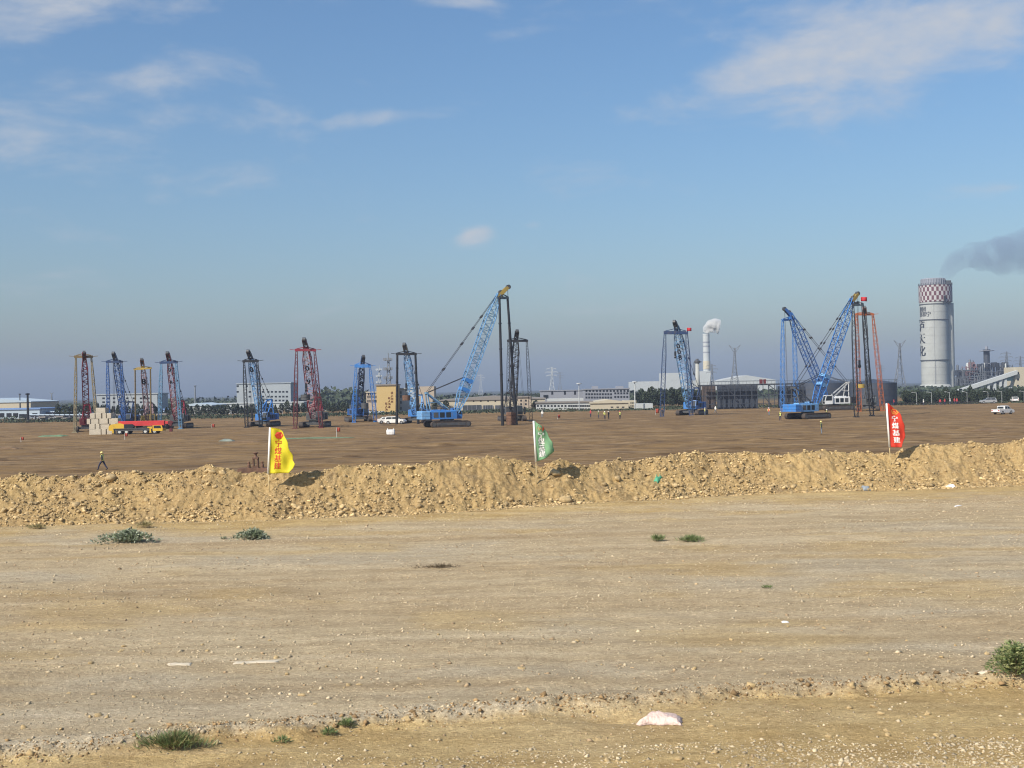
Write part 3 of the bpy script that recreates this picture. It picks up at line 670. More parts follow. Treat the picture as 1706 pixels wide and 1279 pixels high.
def lattice(m, p0, p1, prof, side, n, chord, lace, mi=0, mil=None):
    """four chords between p0 and p1; prof: [(t, half width, half depth)]"""
    mil = mi if mil is None else mil
    p0, p1 = Vector(p0), Vector(p1); a = (p1 - p0).normalized()
    u = (Vector(side) - a * a.dot(Vector(side))).normalized(); w = a.cross(u)
    ts = [q[0] for q in prof]
    def cor(t):
        hw, hd = float(np.interp(t, ts, [q[1] for q in prof])), float(np.interp(t, ts, [q[2] for q in prof]))
        c = p0.lerp(p1, t); return [c + u * (i * hw) + w * (j * hd) for i, j in ((-1, -1), (1, -1), (1, 1), (-1, 1))]
    kn = sorted(set(ts + [0.0, 1.0])); cs = [cor(t) for t in kn]
    for A, B in zip(cs, cs[1:]):
        for i in range(4): m.beam(A[i], B[i], chord, chord, mi)
    st = [cor(k / n) for k in range(n + 1)]
    for k in range(n):
        A, B = st[k], st[k + 1]
        for i in range(4):
            j = (i + 1) % 4
            if k % 2: m.beam(A[i], B[j], lace, lace, mil)
            else: m.beam(A[j], B[i], lace, lace, mil)
            if k % 4 == 0: m.beam(A[i], A[j], lace, lace, mil)

def mark(mb, chs, p_of, u, n, size):
    for ch, c in chs:
        v2, f2 = glyph(ch, size); v2, f2 = bolden(v2, f2, size * .045)
        mb.add([c + u * a + n * b for a, b in v2], f2)

def crane(label, base, tip, beam, feet, boom_c, leg_c, house_c, head_c=None, mast_c=None, k=1.0, leg='lattice', legw=.55, rods=True, boom_w=.75, bays=26,
          track_yaw=None, marks=None, lower_c=None, rope_to=None, weight=None, beam_c=None, cwt_c=None, leg2_c=None, lace_c=None, chord=.145, head_len=1.9, mid_pendant=True, beam_w=.5):
    """base, tip, beam ends, feet: world points"""
    B, T = Vector(base), Vector(tip); ex = Vector((T.x - B.x, T.y - B.y, 0)).normalized(); ez = Vector((0, 0, 1)); ey = ez.cross(ex)
    M = Matrix(((ex.x, ey.x, 0, B.x), (ex.y, ey.y, 0, B.y), (0, 0, 1, B.z), (0, 0, 0, 1)))
    L = lambda x, y, z: M @ Vector((x * k, y * k, z * k))
    S = lambda mb: setattr(mb, 'M', M @ Matrix.Scale(k, 4)) or mb
    t = thing('crawler_crane', label, 'crane', B, 'cranes with tamping gantries on the site')
    head_c = head_c or boom_c; mast_c = mast_c or boom_c; beam_c = beam_c or leg_c; cwt_c = cwt_c or house_c
    ty = 0.0 if track_yaw is None else track_yaw
    MT = M @ Matrix.Scale(k, 4) @ Matrix.Rotation(ty, 4, 'Z')
    for sg in (-1, 1):
        m = MB(MT); r, hl = .55, 3.1; pr = []
        for i in range(9): a = math.pi / 2 + math.pi * i / 8; pr.append((-hl + r * math.cos(a), r + r * math.sin(a)))
        for i in range(9): a = -math.pi / 2 + math.pi * i / 8; pr.append((hl + r * math.cos(a), r + r * math.sin(a)))
        m.prism(pr, sg * 2.25 - .42, sg * 2.25 + .42)
        for i in range(26):                # track shoes
            x = -hl + 2 * hl * (i + .5) / 26; m.box((x - .09, sg * 2.25 - .47, 1.09), (x + .09, sg * 2.25 + .47, 1.14)); m.box((x - .09, sg * 2.25 - .47, -.03), (x + .09, sg * 2.25 + .47, .02))
        tr = m.build('crawler_track', M_TRACK, t)
        m = MB(MT); m.box((-2.6, sg * 2.25 - .46, .35), (2.6, sg * 2.25 + .46, .8), ch=.04); m.build('track_frame', C_GREY, tr)
        for x in (-hl, hl):
            m = MB(MT); m.tube((x, sg * 2.25 - .47, r), (x, sg * 2.25 + .47, r), .36, n=12); m.build('sprocket', C_GREY, tr)
    m = S(MB()); m.box((-1.6, -2.0, .55), (1.6, 2.0, 1.0)); m.tube((0, 0, .95), (0, 0, 1.45), 1.25, n=20); m.build('turntable', C_GREY, t)
    m = S(MB()); m.box((-3.5, -1.55, 1.45), (1.5, 1.55, 2.95), ch=.12); m.box((-2.8, -1.0, 2.95), (-.6, 1.0, 3.12), ch=.04); hs_ = m.build('engine_house', house_c, t)
    for sg in (-1, 1):
        for x in (-2.9, -1.75, -.6):
            m = S(MB()); m.box((x, sg * 1.555 - .02, 1.75), (x + .85, sg * 1.555 + .02, 2.65)); m.build('louver', M_GLASS if x > -2 else C_GREY, hs_)
        m = S(MB())
        for x in (-3.3, -1.6, 0, 1.3): m.tube((x, sg * 1.45, 2.9), (x, sg * 1.45, 3.75), .03, n=4)
        m.beam((-3.3, sg * 1.45, 3.72), (1.3, sg * 1.45, 3.72), .05); m.beam((-3.3, sg * 1.45, 3.35), (1.3, sg * 1.45, 3.35), .04); m.build('handrail', C_GREY, hs_)
    m = S(MB())
    for i in range(3): m.box((-5.1, -1.75, 1.5 + .48 * i), (-3.55, 1.75, 1.5 + .48 * i + .45), ch=.06)
    m.build('counterweight', cwt_c, t)
    m = S(MB()); m.prism([(1.2, 1.4), (3.0, 1.4), (3.15, 2.1), (2.75, 3.35), (1.2, 3.35)], .75, 1.95); cb = m.build('cab', house_c, t)
    m = S(MB()); m.add([(3.165, .85, 2.12), (3.165, 1.85, 2.12), (2.785, 1.85, 3.25), (2.785, .85, 3.25)], [(0, 1, 2, 3)]); m.add([(3.025, .85, 1.5), (3.025, 1.85, 1.5), (3.165, 1.85, 2.06), (3.165, .85, 2.06)], [(0, 1, 2, 3)]); m.build('window', M_GLASS, cb)
    for y in (.735, 1.965):
        m = S(MB()); m.add([(1.4, y, 2.2), (2.95, y, 2.2), (2.68, y, 3.2), (1.4, y, 3.2)], [(0, 1, 2, 3)]); m.build('window', M_GLASS, cb)
    # boom
    foot = L(1.5, 0, 1.9); n_ = ey
    m = MB(); bl = (T - foot).length; w = boom_w * k * .9
    lattice(m, foot, T, [(0, .75 * w, .12 * w), (.17, w, .95 * w), (.8, w, .95 * w), (1, .42 * w, .3 * w)], ey, bays, chord * k, chord * .55 * k, 0, 1 if lace_c else 0)
    bm = m.build('boom', [boom_c, lace_c] if lace_c else boom_c, t)
    a = (T - foot).normalized()
    if lower_c:
        m = MB(); up = a.cross(ey)
        for t0, t1 in ((.2, .225), (.275, .3)):
            for sg in (-1, 1): m.beam(foot + a * bl * t0 + up * (sg * w * .98), foot + a * bl * t1 + up * (sg * w * .98), 2.1 * w, .06, 0, up)
            for sg in (-1, 1): m.beam(foot + a * bl * t0 + ey * (sg * w * 1.02), foot + a * bl * t1 + ey * (sg * w * 1.02), .06, 2 * w, 0, up)
        m.build('cover_plate', lower_c, bm)
    if marks:
        m = MB(); fn = a.cross(ey); fn = fn if fn.y < 0 else -fn; uu = ey if ey.x > 0 else -ey
        for ch, q, sz in marks: mark(m, [(ch, foot + a * bl * q + fn * (w * 1.0 + .12))], None, uu, a, sz * k)
        m.build('number_sign', M_MARK, bm)
    # head with sheaves
    m = MB(); fw = (ex * .83 + ez * .55).normalized(); h0 = T - a * .7 * k
    for sg in (-1, 1):
        o = ey * (sg * .38 * k)
        m.beam(h0 + o, T + fw * head_len * .75 * k + o, .12 * k, .75 * k, 0, ez, w1=.09 * k)
        m.beam(T - ez * .4 * k + o, T + fw * head_len * .8 * k + o, .1 * k, .5 * k, 0, ez)
    m.beam(T + fw * .2 * k, T + fw * head_len * .8 * k, .85 * k, .12 * k)
    hd = m.build('boom_head', head_c, t)
    for q in (.15, .85):
        m = MB(); c = T + fw * head_len * q * k; m.tube(c - ey * .3 * k, c + ey * .3 * k, .42 * k, n=14); m.build('sheave', C_GREY, hd)
    # A-frame mast and pendants
    m = MB(); top = L(-3.7, 0, 6.1)
    for sg in (-1, 1):
        tp = top + ey * (sg * .55 * k)
        m.beam(L(.4, sg * 1.1, 2.9), tp, .2 * k); m.beam(L(-3.3, sg * 1.1, 2.9), tp, .17 * k)
        m.beam(L(.4, sg * 1.1, 2.9).lerp(tp, .5), L(-3.3, sg * 1.1, 2.9).lerp(tp, .45), .1 * k)
    m.beam(top - ey * .7 * k, top + ey * .7 * k, .35 * k); m.beam(L(-3.3, -1.1, 4.2), L(-3.3, 1.1, 4.2), .1 * k); m.build('mast', mast_c, t)
    bo = a.cross(ey); bo = bo if bo.dot(ex) < 0 else -bo
    for sg in (-1, 1):
        o = ey * (sg * .5 * k); e0, e1 = top + o, T - a * .5 * k + bo * .3 * k + o * .6
        m = MB(); m.beam(e0, e1, .07 * k)
        for q in (.24, .5, .66, .78): m.beam(e0.lerp(e1, q - .012), e0.lerp(e1, q + .012), .26 * k, .2 * k)
        m.build('pendant', M_ROPE, t)
        if mid_pendant:
            m = MB(); m.beam(top + o, foot + a * bl * .3 + bo * w + o, .09 * k); m.build('pendant', M_ROPE, t)
    # gantry
    C1, C2 = Vector(beam[0]), Vector(beam[1]); cd = (C2 - C1).normalized()
    m = MB(); m.beam(C1 - cd * .3, C2 + cd * .3, beam_w * .8, beam_w); mid = (C1 + C2) / 2
    m.beam(mid + ez * beam_w * .4, T - a * .9 * k, .5, .5)
    m.beam(C1 + ez * beam_w * .5, mid + ez * (beam_w * 1.3), .16); m.beam(C2 + ez * beam_w * .5, mid + ez * (beam_w * 1.3), .16)
    gb = m.build('gantry_beam', beam_c, t)
    if rods:
        for c, sg in ((C1, -1), (C2, 1)): m = MB(); m.beam(c, c + cd * (sg * 1.35) + ez * .14, .13, .1); m.build('outrigger_rod', beam_c, gb)
    for i, (c, f) in enumerate(((C1, feet[0]), (C2, feet[1]))):
        f = Vector(f); m = MB(); lc = leg2_c if (leg2_c and i) else leg_c
        if leg == 'tube':
            m.tube(c, f, .24 if legw > .3 else .15, .30 if legw > .3 else .18, 10)
            for q in (.2, .4, .6, .8): m.tube(c.lerp(f, q - .004), c.lerp(f, q + .004), .34 if legw > .3 else .22, n=10)
        else:
            legw_ = legw * .64
            lattice(m, f + ez * .15, c, [(0, legw_ * .75, legw_ * .75), (.06, legw_, legw_), (.72, legw_ * .9, legw_ * .9), (1, legw_ * .4, legw_ * .4)], cd, 24, .09, .05)
            m.box(f - Vector((.5, .5, .05)), f + Vector((.5, .5, .18)))
        m.build('gantry_leg', lc, t)
    if rope_to is not None:
        rt = Vector(rope_to); m = MB(); q = T + fw * head_len * .8 * k - ez * .3
        for o in (-.12, .12): m.beam(q + ey * o, rt + ez * .9 + ey * o, .045)
        m.build('hoist_rope', M_ROPE, t)
        m = MB(); m.tube(rt + ez * .25 - ey * .16, rt + ez * .25 + ey * .16, .34, n=12); m.box(rt + Vector((-.2, -.2, .2)), rt + Vector((.2, .2, 1.5)), ch=.06); m.tube(rt + ez * .22, rt - ez * .12, .09, .13, 8); m.build('hook_block', C_BLACK, t)
    return t

def tamper(label, p, r, h, mat, bands=3):
    """iron drop weight: ribbed drum with a lifting eye; p is the centre of its underside"""
    t = thing('tamping_weight', label, 'weight', p, 'iron tamping weights')
    m = MB(); pr = [(r * .96, 0)]
    for i in range(bands):
        z0, z1 = h * i / bands, h * (i + 1) / bands; pr += [(r, z0 + .02), (r, z1 - .12), (r * .94, z1 - .10), (r * .94, z1 - .02)]
    pr.append((r * .9, h)); m.lathe(p, pr, 24); m.build('drum', mat, t)
    m = MB(); m.tube(Vector(p) + Vector((0, 0, h)), Vector(p) + Vector((0, 0, h + .18)), r * .35, n=12)
    for sg in (-1, 1): m.beam(Vector(p) + Vector((sg * .22, 0, h + .1)), Vector(p) + Vector((0, 0, h + .6)), .08)
    m.build('lifting_eye', C_BLACK, t)
    return t

def front_crane(label, base, tip, b1, b2, f1, f2, reach=9.0, **kw):
    """all points as photo pixels; the crane faces the viewer with its gantry `reach` metres before it"""
    B = G(*base); Dt = B.y - reach
    T = P(tip[0], tip[1], Dt); c1, c2 = P(b1[0], b1[1], Dt), P(b2[0], b2[1], Dt)
    F1, F2 = GD(f1, Dt), GD(f2, Dt + .5)
    rt = kw.pop('rope', None)
    if rt: kw['rope_to'] = P(rt[0], rt[1], Dt - 1.4)
    return crane(label, B, T, (c1, c2), (F1, F2), **kw)

front_crane('crimson crane with a pale cream gantry behind the stack of concrete blocks', (145, 718), (140.5, 594), (126.5, 594), (152, 594), 124, 161, reach=8,
            boom_c=C_RED, leg_c=C_CREAM, house_c=C_DRED, k=.9, boom_w=.7, legw=.36, chord=.18, beam_c=C_OCHRE, mid_pendant=False, beam_w=.5)
front_crane('navy blue crane with a leaning dark boom and blue gantry behind the truck crane', (211, 712), (192, 595), (179, 602.5), (202, 602.5), 180, 206, reach=7,
            boom_c=C_NAVY, leg_c=C_DBLUE, house_c=C_DBLUE, k=.95, boom_w=.7, legw=.5, lace_c=C_DBLUE, beam_c=C_NAVY, rope=(190, 690))
front_crane('small pale-boomed crane with a thin ochre gantry and a dark figure 8 sign', (247, 711), (237.5, 605), (225, 615), (250.5, 613), 225, 251, reach=7,
            boom_c=C_PINK, leg_c=C_OCHRE, house_c=C_YEL, k=.9, boom_w=.6, legw=.2, leg='tube', head_c=C_ORANGE, rods=False, beam_c=C_YEL, marks=[('8', .70, 2.1), ('6', .42, 1.6)], beam_w=.4)
front_crane('crimson crane with a pale blue lattice gantry beside the truck crane', (297, 713), (281.5, 595), (268.5, 604), (293.5, 603), 265, 300, reach=7,
            boom_c=C_RED, leg_c=C_PALEBL, house_c=C_GREY, k=.95, boom_w=.62, legw=.5, beam_c=C_NAVY, lace_c=C_PINK, marks=[('0', .82, 1.2), ('8', .62, 1.1)], cwt_c=C_BLACK)
front_crane('light blue crane with a black lattice gantry and a ring sign on its boom', (440, 710), (417, 592), (406.5, 601.5), (428.5, 601), 410, 434, reach=7,
            boom_c=C_LBLUE, leg_c=C_BLACK, house_c=C_BLUE, head_c=C_BLACK, k=.95, boom_w=.72, legw=.5, marks=[('0', .80, 1.8)], rope=(420, 700), mast_c=C_BLUE)
front_crane('tall dark red crane with a dark red lattice gantry lifting a grey weight', (525, 711), (509, 573), (494, 583), (524, 583), 491, 534, reach=8,
            boom_c=C_RED, leg_c=C_DRED, house_c=C_GREY, k=1.0, boom_w=.85, legw=.55, beam_c=C_RED, head_c=C_DRED, lace_c=C_PINK, marks=[('0', .70, 1.5), ('9', .52, 1.5)], mast_c=C_RED, cwt_c=C_BLACK, rope=(510, 651))
p = P(509, 666.5, 14000 / (711 - 655) - 9.4); tamper('grey iron weight hanging from the tall dark red crane', p, .95, 1.15, C_GREY, 2)
front_crane('strong blue crane with blue gantry and slim black boom before the yellow tower', (597, 702), (604, 601), (593, 609.5), (616, 609.5), 589, 625, reach=8,
            boom_c=C_NAVY, leg_c=C_BLUE, house_c=C_DBLUE, k=1.05, boom_w=.6, legw=.62, beam_c=C_BLUE, marks=[('8', .72, 1.6), ('8', .60, 1.6)], mast_c=C_DBLUE, beam_w=.75, rope=(608, 664))
p = P(608, 680.5, 14000 / (702 - 653) - 9.4); tamper('dark iron weight hanging low from the strong blue crane', p, .85, 1.3, C_GREY, 2)
front_crane('light blue crane with a plain black tube gantry lifting a brown weight', (694, 704), (676, 581), (662, 589.5), (692, 589.5), 660, 696, reach=9,
            boom_c=C_LBLUE, leg_c=C_BLACK, house_c=C_BLUE, head_c=C_CREAM, k=1.0, boom_w=.75, leg='tube', mast_c=C_LBLUE, rope=(677, 650), cwt_c=C_BLUE)
p = P(677, 667, 14000 / (704 - 651) - 10.4); tamper('rust brown iron weight hanging from the light blue crane with tube legs', p, .85, 1.1, M_RUST, 2)
# the great blue crane seen from its side
crane('great light blue crane with a yellow boom head and two black tube legs', G(745, 711), P(831, 489, 234), (P(832, 496, 231), P(845.5, 496, 237)), (GD(836.5, 231), GD(859.5, 237)),
      boom_c=C_LBLUE, leg_c=C_BLACK, house_c=C_BLUE, head_c=C_YEL, leg='tube', k=1.08, boom_w=.95, bays=34, rods=False, lower_c=C_BLUE, mast_c=C_PALEBL, head_len=2.6, rope_to=P(850, 681, 234), cwt_c=C_LBLUE, beam_c=C_BLACK, lace_c=C_PALEBL)
q = GD(851, 234); tamper('big rusty ribbed iron weight standing between the black tube legs', q, .98, 2.5, M_RUST, 4)
front_crane('black crane with a black lattice gantry behind the great blue crane', (853, 701), (860, 559), (847, 567.5), (877.5, 567.5), 846, 884, reach=8,
            boom_c=C_BLACK, leg_c=C_BLACK, house_c=C_GREY, k=1.0, boom_w=.75, legw=.55, lace_c=C_GREY, rods=False, rope=(874, 689))
front_crane('blue crane with a navy gantry topped by a red flag before the steel frame', (1153, 691), (1127, 543), (1108, 554), (1144, 554), 1102, 1151, reach=9,
            boom_c=C_PALEBL, leg_c=C_NAVY, house_c=C_BLUE, head_c=C_BLACK, k=1.05, boom_w=1.0, legw=.75, lace_c=C_LBLUE, rods=False, marks=[('0', .78, 1.6), ('0', .71, 1.6), ('8', .64, 1.6)], rope=(1125, 596), mast_c=C_NAVY, beam_w=.75)
# the pair on the far side of the site
crane('white-bodied crane with a strong blue boom, its gantry beside the steel frame', G(1388, 683), P(1316, 521, 303), (P(1304, 533, 299), P(1322, 532, 307)), (GD(1303, 299), GD(1327, 307)),
      boom_c=C_DBLUE, leg_c=C_BLUE, house_c=C_WHITE, head_c=C_DBLUE, k=1.15, boom_w=.95, bays=30, legw=.75, mast_c=C_PALEGR, lace_c=C_DBLUE, rope_to=P(1312, 655, 303), cwt_c=C_BLACK)
crane('blue crane in side view with an ochre boom head flying a red flag', G(1346, 698), P(1420, 497, 241), (P(1421, 508, 237), P(1437, 507, 247)), (GD(1426, 237), GD(1452, 247)),
      boom_c=C_BLUE, leg_c=C_BLACK, house_c=C_LBLUE, head_c=C_YEL, k=1.0, boom_w=.85, bays=32, legw=.62, rods=False, lower_c=C_LBLUE, mast_c=C_GREY, rope_to=P(1432, 612, 241), cwt_c=C_BLUE, lace_c=C_DBLUE, head_len=2.2)
p = P(1434, 646, 241); tamper('ochre capped iron weight hanging between the dark lattice legs', p, .8, .75, C_YEL, 1)
front_crane('dark grey crane with a rust orange lattice gantry before the dark tanks', (1447, 684), (1441, 519), (1427, 523.5), (1454, 523.5), 1431, 1470, reach=7,
            boom_c=C_GREY, leg_c=C_ORANGE, house_c=C_GREY, k=1.0, boom_w=.5, legw=.7, mast_c=C_GREY, beam_c=C_ORANGE, head_c=C_ORANGE)
M_SURV = pm('faded_survey_red', (.42, .07, .035), .7, trans=.3)
M_FLAGR = pm('small_flag_red', (.55, .03, .04), .7, trans=.3)
def small_flag(label, p, w, h, pole, rz=0.0, name='red_flag', group=None, edge=None):
    t = thing(name, label, 'flag', p, group); m = MB(Matrix.Translation(p)); m.tube((0, 0, -.02), (0, 0, pole), .03, .022, 6); m.build('staff', C_WHITE, t)
    c, s = math.cos(rz), math.sin(rz); m = MB(Matrix.Translation(p)); vs = []
    for i in range(7):
        for j in range(4):
            x = .02 + w * i / 6; y = .12 * w * math.sin(i * 1.1 + j * .3); z = pole - h * j / 3 - .05 * w * (i / 6) ** 2
            vs.append((x * c - y * s, x * s + y * c, z))
    m.add(vs, [(i * 4 + j, i * 4 + j + 1, (i + 1) * 4 + j + 1, (i + 1) * 4 + j) for i in range(6) for j in range(3)])
    f = m.build('cloth', M_SURV if name == 'survey_flag' else M_FLAGR, t, smooth=True); md = f.modifiers.new('thick', 'SOLIDIFY'); md.thickness = .01
    return t
_D = 14000 / (691 - 641.7) - 9
small_flag('red flag on the gantry of the blue crane before the steel frame', P(1144, 553, _D), 1.1, .75, 1.0)
small_flag('red flag with pale edge on the boom head of the blue side-view crane', P(1434, 507, 241), 1.3, .85, 1.5)

# ------------------------------------------------------------------ concrete blocks
M_CONC = pm('pale_concrete', (.47, .42, .33), .9, var=.14, vscale=1.2, dirt=.25, bump=.3)
_bk = G(166, 724); _bs = _bk.y / FPX
def bxw(zx): return (140 + zx / 9.48)
ROWS = [(0, [(75, 265), (272, 345), (350, 440)]), (1, [(75, 172), (177, 245), (252, 400), (415, 495)]), (2, [(40, 100), (104, 228), (238, 378), (388, 535)]), (3, [(95, 175), (181, 275), (285, 350), (358, 430)]), (4, [(180, 340)])]
BLOCK_LABELS = [['long concrete block at the outer end of the bottom row', 'narrow concrete block in the middle of the bottom row', 'concrete block in the bottom row next to the truck crane'],
    ['concrete block at the outer end of the second row', 'short concrete block between two longer ones in the second row', 'widest concrete block of the second row', 'concrete block of the second row standing apart towards the truck crane'],
    ['narrow concrete block at the outer end of the middle row', 'concrete block beside the narrow one in the middle row', 'wide concrete block in the centre of the middle row', 'wide concrete block overhanging the truck crane end of the middle row'],
    ['concrete block at the outer end of the fourth row', 'concrete block under the middle of the top block in the fourth row', 'narrow concrete block in the fourth row', 'concrete block at the truck crane end of the fourth row'],
    ['single pale concrete block on top of the stack']]
for r, row in ROWS:
    z0 = _bk.z + r * 1.0
    for i, (a, b) in enumerate(row):
        xa, xb = P(bxw(a), 700, _bk.y).x, P(bxw(b), 700, _bk.y).x
        loc = Vector(((xa + xb) / 2, _bk.y + random.uniform(-.06, .1), z0)); w = (xb - xa) / 2 - .03
        m = MB(Matrix.Translation(loc) @ Matrix.Rotation(random.uniform(-.02, .02), 4, 'Z')); m.box((-w, 0, 0), (w, 2.0, .985), ch=.04)
        o = m.build('concrete_block', M_CONC, None, loc)
        tag(o, BLOCK_LABELS[r][i], 'block', 'concrete blocks of the stack')

# ------------------------------------------------------------------ truck crane
C_TRED = paint('bright_red_paint', (.52, .035, .035), .1); C_TYEL = paint('bright_yellow_paint', (.60, .38, .03), .3); M_TYRE = pm('rubber_tyre', (.02, .02, .02), .85)
C_PALE = paint('pale_grey_paint', (.55, .55, .50))
def truck_crane():
    B = G(237, 723); t = thing('truck_crane', 'yellow truck crane with a long red telescopic boom laid over its cab', 'truck crane', B)
    M = Matrix.Translation(B) @ Matrix.Diagonal((1, 1, .84, 1))
    m = MB(M); m.box((-5.2, -1.1, .75), (3.6, 1.1, 1.15), ch=.05); m.box((-5.0, -1.2, 1.15), (1.6, 1.2, 1.3)); m.build('chassis', C_GREY, t)  # dark grey on the chassis paints in the shadow along the truck's underside
    for x in (-3.9, -2.6, .9, 2.6):
        for sg in (-1, 1):
            m = MB(M); m.tube((x, sg * .85 - .2, .52), (x, sg * .85 + .2, .52), .52, n=18); w = m.build('wheel', M_TYRE, t)
            m = MB(M); m.tube((x, sg * 1.06 - .03, .52), (x, sg * 1.06 + .03, .52), .28, n=12); m.build('rim', C_PALE, w)
    m = MB(M); m.prism([(2.3, .6), (4.1, .6), (4.15, 1.2), (3.95, 1.85), (2.3, 1.85)], -1.15, 1.15); c = m.build('cab', C_TYEL, t)
    for y in (-1.165, 1.165):
        m = MB(M); m.add([(2.5, y, 1.2), (3.85, y, 1.2), (3.75, y, 1.78), (2.5, y, 1.78)], [(0, 1, 2, 3)]); m.build('window', M_GLASS, c)
    m = MB(M); m.add([(4.165, -1.0, 1.22), (4.165, 1.0, 1.22), (3.985, 1.0, 1.80), (3.985, -1.0, 1.80)], [(0, 1, 2, 3)]); m.build('windscreen', M_GLASS, c)
    m = MB(M); m.box((1.3, -1.1, 1.15), (2.2, 1.1, 1.55), ch=.05); m.build('deck_box', C_TYEL, t)
    m = MB(M); m.prism([(-5.9, .9), (-5.4, .75), (-3.6, .8), (-1.8, 1.35), (-2.4, 1.9), (-3.9, 2.45), (-5.5, 2.2), (-5.9, 1.7)], -1.05, 1.05); m.build('slewing_platform', C_TYEL, t)
    m = MB(M); m.prism([(-3.0, 1.35), (-1.4, 1.35), (-1.1, 1.8), (-1.6, 2.2), (-3.0, 2.2)], -1.2, -.55); m.build('operator_cab', M_GLASS, t)
    m = MB(M); m.box((-4.3, -.5, 1.8), (4.3, .5, 2.85), ch=.08); b = m.build('boom', C_TRED, t)
    m = MB(M); m.box((3.6, -.34, 2.12), (5.0, .34, 2.68), ch=.06); m.build('boom_section', C_TRED, b)
    m = MB(M); m.tube((-3.0, 0, 1.6), (.6, 0, 2.05), .16, n=10); m.build('lift_cylinder', C_GREY, b)
    m = MB(M)
    for y in (-.3, .3): m.prism([(4.9, 1.9), (5.5, 1.6), (5.75, 2.5), (5.3, 2.85), (4.9, 2.7)], y - .04, y + .04)
    m.tube((5.3, -.35, 2.3), (5.3, .35, 2.3), .26, n=12); m.build('boom_head', C_DRED, b)
    m = MB(M)
    for x in (5.2, 5.55): m.beam((x, 0, 2.1), (x, 0, .75), .06)
    m.box((5.1, -.2, .35), (5.65, .2, 1.05), ch=.08); m.build('hook_block', C_DRED, t)
    for x in (-5.0, 1.9):
        for sg in (-1, 1):
            m = MB(M); m.box((x - .12, sg * 1.25 - .1, .35), (x + .12, sg * 1.25 + .1, 1.1)); m.box((x - .22, sg * 1.25 - .2, .28), (x + .22, sg * 1.25 + .2, .36)); m.build('outrigger', C_TYEL, t)
truck_crane()

